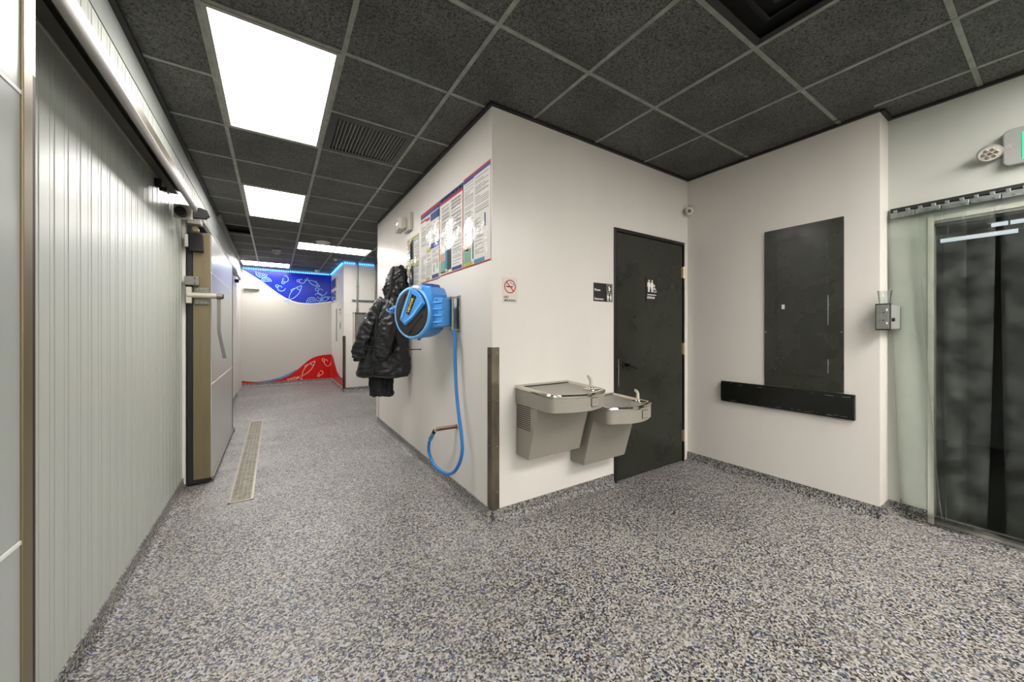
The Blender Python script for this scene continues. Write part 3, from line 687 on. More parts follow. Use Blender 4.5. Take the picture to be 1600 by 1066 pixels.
B4 = [(0, 1, 0, .02, 'pred'), (0, 1, .02, .05, 'pnavy'), (.02, .42, .05, .06, 'pnavy'), (.05, .2, .66, .82, 'pskin'), (.02, .30, .80, .95, 'pgrn'), (.36, .40, .60, .93, 'pdark'), (.02, .36, .95, .985, 'pyel'), (.42, .8, .945, .985, 'pcyan'), (.80, .84, .50, .64, 'pnavy'), (0, 1, .988, 1, 'pred')]
poster(2.49, 2.085, 1.725, 2.385, B4, 'rippled text poster in a clear sleeve beside the wall corner, rightmost', [(.04, .4, .08, .5), (.46, .94, .08, .46), (.46, .76, .52, .9), (.05, .3, .53, .63)])
# sloping flap of clear sleeve torn at the middle of the two right posters
# emergency light with two heads
t = thing('emergency_light', 'cream emergency light with a tilted square head above the leftmost poster', 'light', (1.17, 3.8, 2.34))
box(1.155, 1.19, 3.70, 3.90, 2.30, 2.48).build('base', M['ivory'], t, bevel=.006)
mb = MB(); R = []
for k, s in ((0, .05), (.05, .062), (.075, .058)):
    c = V(1.155-k, 3.84+k*.5, 2.385); R.append([c+V(0, a*s, b*s) for a, b in ((-1, -1), (1, -1), (1, 1), (-1, 1))])
mb.rings(R).build('lamp_head', M['ivory'], t, bevel=.008)
MB().lathe([(.036, 0), (.04, .004), (.02, .01)], (1.079, 3.878, 2.385), (-1, .0, 0), 20).build('lamp_lens', M['lens'], t, smooth=True)
t = thing('wall_sensor', 'small cream box on the wall left of the emergency light', 'sensor', (1.17, 4.1, 2.4))
box(1.14, 1.19, 4.03, 4.17, 2.365, 2.455).build('case', M['ivory'], t, bevel=.005)
mb = MB()
for k in range(5): mb.box(1.138, 1.141, 4.045+k*.024, 4.053+k*.024, 2.375, 2.445)
each(mb, 'louvre', M['grey'], t)
# coat hook rail
t = thing('coat_hook', 'small curved pale hook holding the hooded coat', 'hook', (1.19, 3.9, 1.92))
MB().box(1.178, 1.19, 3.86, 3.92, 1.78, 1.96).build('back_plate', M['grey'], t, bevel=.003)
MB().tube(catmull([(1.18, 3.89, 1.90), (1.13, 3.89, 1.885), (1.11, 3.89, 1.91), (1.115, 3.89, 1.94)], 5), .007, 8).build('prong', M['white'], t, smooth=True)

# ---- coats
CO = V(.93, 3.88, 0); CW = V(.806, -.591, 0); CD = V(-.591, -.806, 0); K = .0066
def cpt(px, py, d=0): return CO+CW*((px-598)*K)+CD*d+V(0, 0, 1.25+(519-py)*K)
def loft(rows, n=40, fold=.012, nf=7, quilt=0, seed=0, dz=0):
    """rows: (py, pxl, pxr, half depth, depth centre)"""
    rows = [Vector((a, b, c, d)) for a, b, c, d, _ in rows], [r[4] for r in rows]
    R = []; RR = rows[0]; DC = rows[1]; K2 = 5; idx = 0
    for i in range(len(RR)-1):
        for j in range(K2):
            t_ = j/K2; t_s = t_*t_*(3-2*t_); R.append((RR[i].lerp(RR[i+1], t_), DC[i]+(DC[i+1]-DC[i])*t_s))
    R.append((RR[-1], DC[-1])); out = []
    for k, (r, dc) in enumerate(R):
        py, l, rr, dp = r; c = (l+rr)/2; a = (rr-l)/2; ring = []
        for i in range(n):
            th = 2*PI*i/n; ca, sa = math.cos(th), math.sin(th)
            e = .8; x = abs(ca)**e*(1 if ca > 0 else -1); y = abs(sa)**e*(1 if sa > 0 else -1)
            f = fold*(math.sin(nf*th+seed+.05*(py-500))+.5*math.sin(nf*1.9*th+2*seed+py*.03))*min(1, (py-RR[0][0])/60+.2)
            q = quilt*abs(math.sin(py*PI/quilt_p)) if quilt else 0
            ring.append(cpt(c, py, dc)+CW*(x*(a*K+q*.5))+CD*(y*(dp+f+q)))
        out.append(ring)
    return out
quilt_p = 9.0
t = thing('hooded_coat', 'long black quilted hooded coat hanging from the wall hook', 'coat', cpt(598, 588))
MB().rings(loft([(458, 606, 631, .05, .0), (468, 600, 634, .075, 0), (480, 592, 636, .10, 0), (500, 585, 638, .12, 0), (525, 577, 639, .125, 0), (538, 573, 639, .12, 0), (542, 571, 639, .118, 0), (560, 565, 640, .13, 0), (575, 560, 640, .135, 0), (585, 558, 639, .13, 0), (588, 560, 637, .12, 0)], quilt=.006, fold=.016)).build('coat_body', M['coat'], t, smooth='s')
def sleeve(pts, rad, name, seed):
    P = catmull([cpt(*p) for p in pts], 8); R = []; n = 24; K_ = len(P)
    for k, p in enumerate(P):
        u_ = k/(K_-1); i0 = min(int(u_*(len(rad)-1)), len(rad)-2); fr = u_*(len(rad)-1)-i0; r = rad[i0]*(1-fr)+rad[i0+1]*fr
        tt = (P[min(k+1, K_-1)]-P[max(k-1, 0)]).normalized(); a = (CW-tt*CW.dot(tt)).normalized(); b = tt.cross(a)
        ring = []
        for i in range(n):
            th = 2*PI*i/n; q = .006*abs(math.sin(k*PI/3.0+1.4*math.cos(th+seed)))+.004*math.sin(3*th+k*.35+seed)
            ring.append(p+(a*math.cos(th)+b*math.sin(th)*.8)*(r+q))
        R.append(ring)
    MB().rings(R).build(name, M['coat'], t, smooth='s')
    return R
sleeve([(604, 468, .04), (594, 485, .06), (584, 505, .07), (576, 525, .08), (570, 543, .09), (567, 559, .09)], [.05, .07, .078, .078, .075, .066], 'sleeve', 0)
sleeve([(624, 466, .07), (621, 482, .11), (617, 505, .14), (613, 525, .15), (610, 543, .15), (608, 558, .15)], [.05, .072, .08, .08, .076, .066], 'sleeve', 2)
for c in ((567, 559, .09), (608, 558, .15)): MB().lathe([(.05, .0), (.052, -.02), (.045, -.03)], cpt(*c), n=20).build('cuff', M['coat2'], t, smooth=True)
hood = loft([(416, 620, 631, .02, .0), (420, 614, 635, .05, 0), (430, 608, 637, .075, .01), (442, 605, 638, .085, .02), (453, 603, 637, .08, .02), (462, 602, 636, .075, .01), (470, 603, 634, .06, 0)], fold=.016, nf=5, seed=1.3)
MB().rings(hood).build('hood', M['coat'], t, smooth='s')
mb = MB(); mb.tube([cpt(619, 424, .07), cpt(618, 440, .105), cpt(617, 455, .10), cpt(613, 470, .105)], [.014, .02, .02, .012], 10); mb.build('hood_placket', M['coatl'], t, smooth=True)
mb = MB(); mb.tube([cpt(603, 472, .10), cpt(598, 500, .135), cpt(595, 540, .132), cpt(592, 587, .145)], .007, 8); mb.build('zip_placket', M['coatl'], t, smooth=True)
mb = MB(); mb.tube([cpt(578, 540, .128), cpt(590, 541, .135), cpt(601, 541, .135)], .006, 8).tube([cpt(578, 545, .128), cpt(590, 546, .135), cpt(601, 546, .135)], .005, 8); each(mb, 'waist_drawcord', M['coat2'], t, smooth=True)
mb = MB(); pts = [cpt(560+80*k/12, 587+1.2*math.sin(k*.9), .10*math.sin(PI*k/12)+.03) for k in range(13)]; mb.tube(pts, .009, 8).build('hem_piping', M['coatl'], t, smooth=True)
t = thing('under_coat', 'plain black garment showing below the hem of the quilted coat', 'coat', cpt(596, 623))
MB().rings(loft([(540, 585, 612, .07, -.02), (580, 577, 613, .07, -.02), (600, 577, 614, .075, -.02), (612, 578, 614, .075, -.02), (619, 579, 614, .07, -.02)], n=36, fold=.02, nf=5, seed=.5)).build('garment_skirt', M['coat2'], t, smooth='s')
MB().rings(loft([(560, 573, 583, .04, -.06), (590, 573, 582, .04, -.06), (606, 573, 581, .035, -.06)], n=16, fold=.004)).build('garment_panel', M['coat2'], t, smooth='s')
t = thing('wall_peg', 'thin dark metal peg poking out of the wall right of the coat', 'peg', (1.19, 3.5, 1.08))
MB().tube([(1.19, 3.45, 1.082), (1.06, 3.47, 1.082)], .005, 8).build('rod', M['bronze_d'], t); MB().lathe([(.012, 0), (.012, .004)], (1.19, 3.45, 1.082), (-1, 0, 0), 12).build('flange', M['grey'], t)

wr = bpy.data.textures.new('wrinkle', 'CLOUDS'); wr.noise_scale = .055; wr.noise_depth = 2
for o in list(bpy.data.objects):
    if o.parent and o.parent.get('category') == 'coat' and o.name.split('.')[0] in ('coat_body', 'sleeve', 'hood', 'garment_skirt', 'garment_panel'):
        sb = o.modifiers.new('sub', 'SUBSURF'); sb.levels = 1; sb.render_levels = 1
        dm = o.modifiers.new('wrinkles', 'DISPLACE'); dm.texture = wr; dm.texture_coords = 'GLOBAL'; dm.mid_level = .5
        dm.strength = .06 if o.name.startswith('hood') else .035
# ---- hose reel
n_ = V(-.92, -.39, 0).normalized(); u_ = V(-n_.y, n_.x, 0); u_ = V(-.39, .92, 0).normalized(); C0 = V(.985, 2.86, 1.40)
def rp(p, q, k): return C0-u_*p+V(0, 0, q)+n_*k
t = thing('hose_reel', 'round blue and black wall mounted hose reel', 'reel', (1.0, 2.86, 1.2))
MB().lathe([(.15, -.115), (.185, -.11), (.195, -.07), (.197, .0), (.205, .03), (.205, .075), (.198, .09), (.17, .098)], C0, n_, 48).build('drum_housing', M['blue'], t, smooth=True)
R = [rp(.192*math.cos(a), .192*math.sin(a), .088) for a in [2*PI*i/48 for i in range(48)]]
MB().tube(R, .013, 10, closed=True).build('rim', M['bluel'], t, smooth=True)
MB().lathe([(.182, .09), (.178, .104), (.12, .112), (.0, .115)], C0, n_, 48).build('face_disc', M['reelface'], t, smooth=True)
rr = .19
def sc(pp): return [(a*rr, b*rr) for a, b in pp]
MB().prism(sc([(.08, .97), (.30, .93), (.45, .87), (.62, .75), (.80, .55), (.92, .33), (.4, -.12), (-.2, -.53), (-.55, -.25), (-.35, .2), (-.1, .65)]), rp(0, 0, .108), -u_, V(0, 0, 1), n_*.02).build('vee_moulding', M['blue'], t, bevel=.006)
mb = MB(); mb.prism(sc([(.10, .88), (.16, .88), (-.12, .25), (-.35, -.22), (-.42, -.2), (-.2, .25)]), rp(0, 0, .129), -u_, V(0, 0, 1), n_*.004)
mb.prism(sc([(.80, .42), (.84, .36), (.3, -.16), (-.2, -.42), (-.2, -.36), (.25, -.08)]), rp(0, 0, .129), -u_, V(0, 0, 1), n_*.004); each(mb, 'vee_ridge', M['bluel'], t)
ax = V(.46, .89, 0).normalized(); lx, ly = -ax.y, ax.x
def lb(a, b): c = (.17, .32); return (c[0]+ax.x*a+ax.y*b, c[1]+ax.y*a-ax.x*b)
MB().prism(sc([lb(-.42, -.1), (lb(-.42, .1)), lb(.42, .14), lb(.42, -.14)]), rp(0, 0, .129), -u_, V(0, 0, 1), n_*.003).build('name_plate', M['pblack'], t)
c = lb(-.36, .065); wu = (-u_)*ax.x+V(0, 0, 1)*ax.y; wv = (-u_)*(-ax.y)+V(0, 0, 1)*ax.x
text('name_print', 'VEVOR', .034, rp(c[0]*rr, c[1]*rr, .132), wu, wv, n_, M['yellow'], t, bold=.0008, sx=1.18)
# dark slots on the face
mb = MB(); mb.prism(sc([(-.1, -.85), (.7, -.18), (.74, -.08), (-.02, -.8)]), rp(0, 0, .106), -u_, V(0, 0, 1), n_*.008)
mb.prism(sc([(-.75, -.25), (-.3, .75), (-.26, .78), (-.71, -.24)]), rp(0, 0, .106), -u_, V(0, 0, 1), n_*.008); each(mb, 'face_slot', M['pblack'], t)
# upper housing with carry handle, hose outlet on the left
MB().prism([(-.20, .10), (-.19, .16), (-.10, .205), (.06, .22), (.17, .20), (.2, .14), (.2, .05), (.0, .1)], rp(0, 0, -.10), -u_, V(0, 0, 1), n_*.17).build('top_housing', M['blue'], t, bevel=.012)
MB().prism([(.04, .19), (.06, .235), (.15, .225), (.17, .19)], rp(0, 0, -.06), -u_, V(0, 0, 1), n_*.10).build('carry_handle', M['bluesilk'], t, bevel=.006)
MB().tube([rp(.02, .20, .085), rp(.10, .19, .095)], .014, 10).build('latch_button', M['pwhite'], t, smooth=True)
MB().prism([(-.225, -.02), (-.235, .12), (-.20, .17), (-.15, .18), (-.15, -.02)], rp(0, 0, -.08), -u_, V(0, 0, 1), n_*.13).build('hose_guide', M['blue'], t, bevel=.008)
q0 = rp(-.23, .06, 0)
q1 = rp(-.29, .055, .02); q2 = rp(-.325, .035, .04)
MB().tube([q0, q1, q2], [.02, .02, .016], 12).build('hose_nozzle', M['blue'], t, smooth=True)
MB().tube([rp(-.255, .058, .005), rp(-.268, .057, .01)], .026, 14).build('nozzle_collar', M['bluel'], t, smooth=True)
R = [q2+V(0, 0, -.01)+(n_*math.cos(a)+(V(0, 0, 1)*.5+u_*.85)*math.sin(a))*.032 for a in [2*PI*i/24 for i in range(24)]]
MB().tube(R, .006, 8, closed=True).build('stopper_ring', M['hose'], t, smooth=True)
MB().cyl(q2+V(0, 0, -.03), q2+V(0, 0, .012), .012, 10).build('nozzle_tip', M['brass'], t, smooth=True)
# side mount box with ribs reaching to the wall plate
ms = MB().prism([(-.30, -.105), (-.30, .105), (-.14, .12), (-.14, -.12)], rp(0, .0, -.055), u_, V(0, 0, 1), n_*.11).build('mount_box', M['blue'], t, bevel=.006)
mb = MB()
for q in (-.075, -.025, .025, .075): mb.prism([(-.29, q-.004), (-.29, q+.004), (-.17, q+.006), (-.17, q-.006)], rp(0, 0, .055), u_, V(0, 0, 1), n_*.006)
each(mb, 'mount_rib', M['bluel'], ms)
mb = MB()
for q in (-.09, .0, .09): mb.lathe([(.004, 0), (.004, .004)], rp(.235, q, .0555), n_, 8)
each(mb, 'mount_screw', M['pblack'], ms)
hp = rp(.305, 0, 0)
MB().tube([V(1.135, 2.578, 1.27), V(1.135, 2.578, 1.515)], .012, 12).build('pivot_rod', M['steel'], t, smooth=True)
MB().box(1.12, 1.19, 2.56, 2.6, 1.262, 1.272).box(1.12, 1.19, 2.56, 2.6, 1.508, 1.518).build('pivot_arm', M['steel'], t)
mb = MB().box(1.180, 1.19, 2.548, 2.602, 1.25, 1.53); wp = mb.build('wall_plate', M['steel'], t, bevel=.002)
mb = MB()
for z in (1.27, 1.35, 1.43, 1.51): mb.lathe([(.009, 0), (.009, .006)], (1.18, 2.556, z), (-1, 0, 0), 8)
each(mb, 'plate_bolt', M['chrome'], wp)
MB().cyl(rp(.03, -.190, .045), rp(.03, -.214, .045), .012, 10).build('drain_plug', M['bluesilk'], t, smooth=True)
# feed hose
hpts = [(2.56, 1.262, 1.135), (2.532, 1.20, 1.135), (2.521, 1.054, 1.13), (2.486, .821, 1.125), (2.43, .642, 1.12), (2.376, .516, 1.115), (2.355, .408, 1.11), (2.385, .31, 1.10), (2.47, .225, 1.09), (2.60, .183, 1.08), (2.77, .20, 1.06), (2.85, .275, 1.05), (2.835, .354, 1.045), (2.80, .40, 1.045)]
P = catmull([(x, y, z) for y, z, x in hpts], 8)
t = thing('supply_hose', 'blue rubber hose looping from the reel down to the spigot', 'hose', (1.1, 2.6, .18))
MB().tube(P, .0125, 14).build('hose_tube', M['hose'], t, smooth=True)
e0 = V(1.045, 2.80, .40); e1 = V(1.047, 2.72, .478); dd = (e1-e0)
mb = MB().tube([e0-dd*.1, e0+dd*.25], .017, 14).tube([e0+dd*.35, e0+dd*.8], .015, 14); each(mb, 'hose_connector', M['mcyan'], t, smooth=True)
mb = MB().tube([e0+dd*.25, e0+dd*.36], .013, 12).tube([e0+dd*.8, e0+dd*1.02], .016, 14); each(mb, 'connector_ring', M['black'], t, smooth=True)
t = thing('wall_spigot', 'short brass water tap sticking out of the hose wall low down', 'tap', (1.19, 2.62, .51))
MB().tube([(1.19, 2.617, .515), (1.12, 2.65, .508), (1.055, 2.69, .497)], [.014, .014, .016], 12).build('pipe', M['rust'], t, smooth=True)
MB().lathe([(.022, 0), (.022, .004), (.012, .006)], (1.19, 2.617, .515), (-1, 0, 0), 16).build('wall_flange', M['brass'], t, smooth=True)
MB().tube([(1.055, 2.69, .497), (1.048, 2.715, .482)], [.015, .012], 12).build('outlet', M['brass'], t, smooth=True)
MB().lathe([(.008, 0), (.024, .006), (.024, .012), (.006, .016)], (1.055, 2.69, .498), (-.8, .6, 0), 8).build('tap_wheel', M['ivory'], t, smooth=True)
tag(MB().box(1.172, 1.189, 5.15, 5.232, .10, .62).build('wall_bracket', M['sign'], origin=(1.18, 5.2, .1)), 'pale strip at the far bottom end of the hose wall below the coat', 'trim')
# corner guard
t = thing('corner_guard', 'worn stainless corner guard on the near wall corner', 'guard', (1.19, 2.07, .05))
MB().prism([(-.006, -.006), (.052, -.006), (.052, -.0005), (-.0005, -.0005), (-.0005, .052), (-.006, .052)], (1.19, 2.07, .075), (1, 0, 0), (0, 1, 0), (0, 0, 1.075)).build('angle_sheet', M['guard'], t)
mb = MB()
for z in (1.11, .80, .50, .20): mb.lathe([(.005, 0), (.004, .002)], (1.225, 2.064, z), (0, -1, 0), 10).lathe([(.005, 0), (.004, .002)], (1.184, 2.1, z), (-1, 0, 0), 10)
each(mb, 'screw', M['chrome'], t)

# ------------------------------------------------------------ FOUNTAIN WALL (y = 2.07, faces -Y)
FU, FV, FN = V(1, 0, 0), V(0, 0, 1), V(0, -1, 0)
t = thing('no_smoking_sign', 'small grey no smoking sign with a red ring on the fountain wall', 'sign', (1.328, 2.068, 1.44))
MB().prism(rrect(0, .118, 0, .175, .006), (1.269, 2.07, 1.442), FU, FV, FN*.002).build('plate', M['sign'], t)
cc = V(1.328, 2.068, 1.556)
ring = MB()
NR = 32; a_ = circle(.046, NR); b_ = circle(.0385, NR)
for i in range(NR): j = (i+1) % NR; ring.prism([a_[i], a_[j], b_[j], b_[i]], cc, FU, FV, FN*.001)
ribbon(ring, [(-.028, .03), (.028, -.03)], .008, cc, FU, FV, FN, d=.0014); ring.build('red_ring', M['pred'], t)
mb = MB(); ribbon(mb, [(-.030, -.001), (.022, -.001)], .008, cc, FU, FV, FN, d=.0007)
ribbon(mb, [(.030, .002), (.028, .016), (.012, .018), (.008, .03), (-.004, .028)], .0035, cc, FU, FV, FN, d=.0007); mb.build('cigarette_print', M['pblack'], t)
text('word_print', 'NO', .024, (1.279, 2.068, 1.476), FU, FV, FN, M['pblack'], t, .0006, bold=.0005)
text('word_print', 'SMOKING', .0215, (1.279, 2.068, 1.455), FU, FV, FN, M['pblack'], t, .0006, bold=.0005)
def person(mb, O, s, skirt=False):
    mb.prism(circle(.085*s, 12, 0, .9*s), O, FU, FV, FN*.001)
    body = [(-.17, .78), (.17, .78), (.2, .4), (.13, .4), (.1, .62), (.1, 0), (.015, 0), (0, .38), (-.015, 0), (-.1, 0), (-.1, .62), (-.13, .4), (-.2, .4)] if not skirt else \
           [(-.13, .78), (.13, .78), (.2, .46), (.13, .44), (.09, .6), (.19, .26), (.09, .26), (.09, 0), (.015, 0), (.0, .24), (-.015, 0), (-.09, 0), (-.09, .26), (-.19, .26), (-.09, .6), (-.13, .44), (-.2, .46)]
    mb.prism([(a*s, b*s) for a, b in body], O, FU, FV, FN*.001)
t = thing('direction_sign', 'small black sign with white pictograms left of the black door', 'sign', (2.22, 2.068, 1.495))
MB().prism(rrect(0, .215, 0, .147, .004), (2.112, 2.07, 1.495), FU, FV, FN*.003).build('plate', M['pblack'], t)
text('word_print', 'Phone', .026, (2.12, 2.067, 1.578), FU, FV, FN, M['pwhite'], t, .0006, bold=.0004)
text('word_print', 'Restrooms', .026, (2.12, 2.067, 1.507), FU, FV, FN, M['pwhite'], t, .0006, bold=.0004, sx=.88)
mb = MB()
for z in (1.572, 1.5):
    fr_ = rrect(0, .056, 0, .062, .006)
    pts = [(2.262+a, z+b) for a, b in fr_]+[(2.262+fr_[0][0], z+fr_[0][1])]
    ribbon(mb, pts, .002, (0, 2.067, 0), FU, FV, FN)
mb.prism(circle(.011, 12, 2.290, 1.592), (0, 2.067, 0), FU, FV, FN*.001); mb.prism([(2.280, 1.60), (2.296, 1.602), (2.292, 1.625), (2.278, 1.622)], (0, 2.067, 0), FU, FV, FN*.001)
mb.prism([(2.296, 1.598), (2.306, 1.604), (2.303, 1.612), (2.294, 1.606)], (0, 2.067, 0), FU, FV, FN*.001)
person(mb, V(2.275, 2.067, 1.505), .052); person(mb, V(2.304, 2.067, 1.505), .052, True); mb.build('pictogram', M['pwhite'], t)

# restroom door
dr = struct(MB().box(2.345, 2.375, 2.058, 2.15, .0, 2.115).box(3.318, 3.335, 2.058, 2.15, 0, 2.115).box(2.375, 3.318, 2.058, 2.15, 2.085, 2.115).build('door_1', M['doorfr'], bevel=.003))
slab = box(2.379, 3.306, 2.066, 2.11, .012, 2.08).build('door_slab', M['doorb'], dr, bevel=.002)
for z in (1.825, 1.09, .25):
    h_ = MB().cyl((3.313, 2.056, z-.055), (3.313, 2.056, z+.055), .009, 12).box(3.290, 3.31, 2.061, 2.067, z-.052, z+.052)
    h_.build('hinge', M['brass'], dr, smooth=True)
kn = MB().lathe([(.032, 0), (.032, .008), (.016, .012), (.013, .04)], (2.475, 2.066, .975), (0, -1, 0), 20).build('door_knob', M['blackgl'], slab, smooth=True)
kn['label'] = 'small black door lever and rose'
MB().tube([(2.475, 2.022, .975), (2.52, 2.016, .965), (2.575, 2.018, .94)], [.011, .01, .008], 10).build('door_lever', M['blackgl'], slab, smooth=True)
box(2.398, 2.403, 2.0652, 2.067, .80, 1.03).build('edge_scratch', M['grey'], slab)
rs = MB().prism(rrect(0, .155, 0, .225, .004), (2.752, 2.066, 1.515), FU, FV, FN*.005).build('restroom_sign', M['blackm'], slab)
rs['label'] = 'dark restroom sign with white figures'
mb = MB(); O1 = V(0, 2.061, 0)
person(mb, V(2.79, 2.061, 1.607), .11); person(mb, V(2.835, 2.061, 1.607), .11, True)
mb.prism(circle(.008, 10, 2.868, 1.668), O1, FU, FV, FN*.001)
ribbon(mb, [(2.868, 1.66), (2.869, 1.635), (2.884, 1.633), (2.892, 1.612), (2.9, 1.612)], .006, O1, FU, FV, FN)
cw = circle(.017, 16, 2.872, 1.624); ribbon(mb, cw+[cw[0]], .005, O1, FU, FV, FN)
ribbon(mb, [(2.768, 1.582), (2.892, 1.582)], .007, O1, FU, FV, FN)
mb.build('pictogram', M['pwhite'], slab)
text('word_print', 'RESTROOM', .026, (2.765, 2.061, 1.548), FU, FV, FN, M['pwhite'], slab, .0008, bold=.0006, sx=.78)

# drinking fountains
def fountain(x0, x1, zt, zb, label, grill):
    w_ = x1-x0; t = thing('drinking_fountain', label, 'drinking fountain', ((x0+x1)/2, 2.07, zb), 'twin wall drinking fountains')
    yb = 2.069; ys = 1.70; za = zt-.125
    # body: side profile extruded
    sl = .040; dz = lambda y: -sl*(yb-y)
    prof = [(yb, zb), (1.93, zb), (1.82, za+.02), (1.82, zt-.07), (yb, zt-.07)]
    MB().prism(prof, (x0+.006, 0, 0), (0, 1, 0), (0, 0, 1), (w_-.012, 0, 0)).build('cabinet', M['fount'], t, bevel=.006)
    def outline(off=0, back=yb):
        pts = [(x0+off, back), (x0+off, ys+.02)]
        r = .05-off*.5
        for k in range(7):
            a = PI+PI/2*k/6*.86; pts.append((x0+off+r+r*math.cos(a), ys+.02+r*math.sin(a)+0))
        xm = (x0+x1)/2
        xs, ysx = pts[-1]
        for k in range(1, 14):
            f_ = k/14; x = xs+(2*xm-2*xs)*f_; pts.append((x, ysx-.055*math.sin(PI*f_)+off*.5))
        for p in [(2*xm-a, b) for a, b in pts[1:9]][::-1]: pts.append(p)
        pts.append((x1-off, back)); return pts
    o1 = outline(0); n = len(o1)
    R = [[V(a, b, za) for a, b in o1], [V(a, b, zt-.012+dz(b)) for a, b in o1]]
    MB().rings(R).build('apron', M['fount'], t, bevel=.003, smooth=False)
    # steel basin: rim ring stepping down into the bowl
    def rg(off, z, back): return [V(a, b, z+dz(b)) for a, b in outline(off, back)]
    R = [rg(.001, zt-.022, yb), rg(-.004, zt-.018, yb), rg(-.005, zt-.008, yb), rg(.002, zt+.001, yb), rg(.014, zt+.002, yb-.025), rg(.024, zt-.008, yb-.040), rg(.034, zt-.040, yb-.055), rg(.06, zt-.052, yb-.085), rg(.10, zt-.055, yb-.12)]
    MB().rings(R, caps=False).build('basin', M['chrome'], t, smooth=True)
    o2 = outline(.099, yb-.119); MB().rings([[V(a, b, zt-.056+dz(b)) for a, b in o2], [V(a, b, zt-.0545+dz(b)) for a, b in o2]]).build('bowl_floor', M['steel'], t)
    zt0 = zt; zt = zt+dz(1.757)
    # bubbler deck and bubbler
    dk = MB().prism(rrect(x1-.115, x1-.022, 1.70, 1.80, .02), (0, 0, zt-.028), (1, 0, 0), (0, 1, 0), (0, 0, .026)).build('bubbler_deck', M['chrome'], t, bevel=.005)
    bx, by = x1-.068, 1.757
    MB().lathe([(.020, 0), (.018, .006), (.013, .01)], (bx, by, zt-.002), n=18).build('bubbler_base', M['chrome'], t, smooth=True)
    mb = MB(); P_ = catmull([(bx, by, zt+.005), (bx+.002, by+.002, zt+.035), (bx-.004, by+.003, zt+.06), (bx-.022, by+.008, zt+.075)], 5)
    mb.tube(P_, [.012-.006*k/(len(P_)-1)*0-.004*(k/(len(P_)-1)) for k in range(len(P_))], 12).build('bubbler', M['ivory'], t, smooth=True)
    mb = MB(); mb.prism([(-.008, 0), (.012, 0), (.010, .05), (-.004, .07), (-.028, .084), (-.030, .078), (-.012, .060), (-.008, .04)], (bx, by-.006, zt+.004), (1, 0, 0), (0, 0, 1), (0, .016, 0)); mb.build('bubbler_guard', M['ivory'], t, bevel=.003)
    MB().lathe([(.016, 0), (.016, .003)], (x0+.2, 1.9, zt-.038), n=14).build('drain_strainer', M['steel'], t)
    # push button
    fx = x0+w_*.62; zt = zt0-.012
    fq = min(b for a, b in o1 if abs(a-fx) < .03)
    pb = MB().prism(rrect(-.027, .027, -.025, .025, .004), (fx, fq-.0015, (za+zt)/2-.004), FU, FV, FN*.004).build('push_bar', M['fount'], t)
    MB().prism(rrect(-.030, .030, -.028, .028, .004), (fx, fq-.0005, (za+zt)/2-.004), FU, FV, FN*.002).build('button_seam', M['slot'], t)
    MB().prism([(-.003, -.002), (.003, 0), (-.003, .003)], (fx, fq-.0055, (za+zt)/2-.004), FU, FV, FN*.001).build('button_mark', M['pblack'], pb)
    if grill:
        mb = MB()
        for k in range(16):
            z = zt0-.075-k*.0135
            mb.box(x0+.004, x0+.0065, 1.90, 2.055, z-.0022, z+.0022)
        each(mb, 'louvre', M['slot'], t)
    MB().box(x0+.003, x0+.006, 1.83, 2.06, za-.001, za+.002).build('seam', M['slot'], t)
    return t
fountain(1.371, 1.838, .89, .417, 'taller grey drinking fountain with louvred side, nearer the wall corner', True)
fountain(1.862, 2.318, .757, .285, 'lower grey drinking fountain beside the black restroom door', False)
t = thing('wall_camera', 'small round white camera in the corner above the restroom door', 'camera', (3.38, 2.05, 2.41))
MB().cyl((3.398, 2.045, 2.42), (3.35, 2.03, 2.42), .032, 18).build('mount', M['white'], t, smooth=True)
MB().lathe([(.0, -.03), (.03, -.02), (.038, 0), (.03, .022), (.0, .03)], (3.335, 2.015, 2.41), (-.7, -.7, -.2), 18).build('camera_ball', M['white'], t, smooth=True)
MB().lathe([(.018, .024), (.016, .031), (0, .033)], (3.335, 2.015, 2.41), (-.7, -.7, -.2), 14).build('camera_lens', M['bronze_d'], t, smooth=True)

# ------------------------------------------------------------ RIGHT WALL (x = 3.4, faces -X)
t = thing('electrical_panel', 'tall black painted electrical panel on the right wall', 'panel', (3.4, 1.144, .82))
box(3.391, 3.4, .893, 1.395, .815, 2.074).build('cover_plate', M['blackp'], t, bevel=.001)
pd = box(3.386, 3.391, .983, 1.308, .92, 1.972).build('panel_door', M['blackp'], t, bevel=.0015)
box(3.3845, 3.386, 1.25, 1.27, 1.432, 1.468).build('latch', M['white'], pd)
MB().cyl((3.387, .98, 1.30), (3.387, .98, 1.52), .003, 8).cyl((3.387, .98, .95), (3.387, .98, 1.05), .003, 8).build('hinge', M['galv'], pd)
mb = MB()
for y, z in ((1.385, 1.25), (.905, 1.25), (1.318, .95), (.98, 1.45), (.98, 1.02)): mb.lathe([(.006, 0), (.004, .003)], (3.391, y, z), (-1, 0, 0), 8)
each(mb, 'screw', M['galv'], t)
t = thing('wireway', 'black horizontal wiring trough under the electrical panel', 'trough', (3.4, 1.28, .63))
box(3.372, 3.4, .83, 1.735, .633, .812).build('trough', M['blackgl'], t, bevel=.003)
box(3.364, 3.372, .832, 1.733, .658, .790).build('trough_cover', M['blackgl'], t, bevel=.002)
mb = MB()
for k in range(22):
    y = random.uniform(.85, 1.72); z = random.choice((.794, .652))+random.uniform(-.006, .006); l = random.uniform(.006, .05)
    mb.box(3.3712, 3.3722, y, min(y+l, 1.73), z, z+.0018)
mb.build('paint_scratch', M['grey'], t)

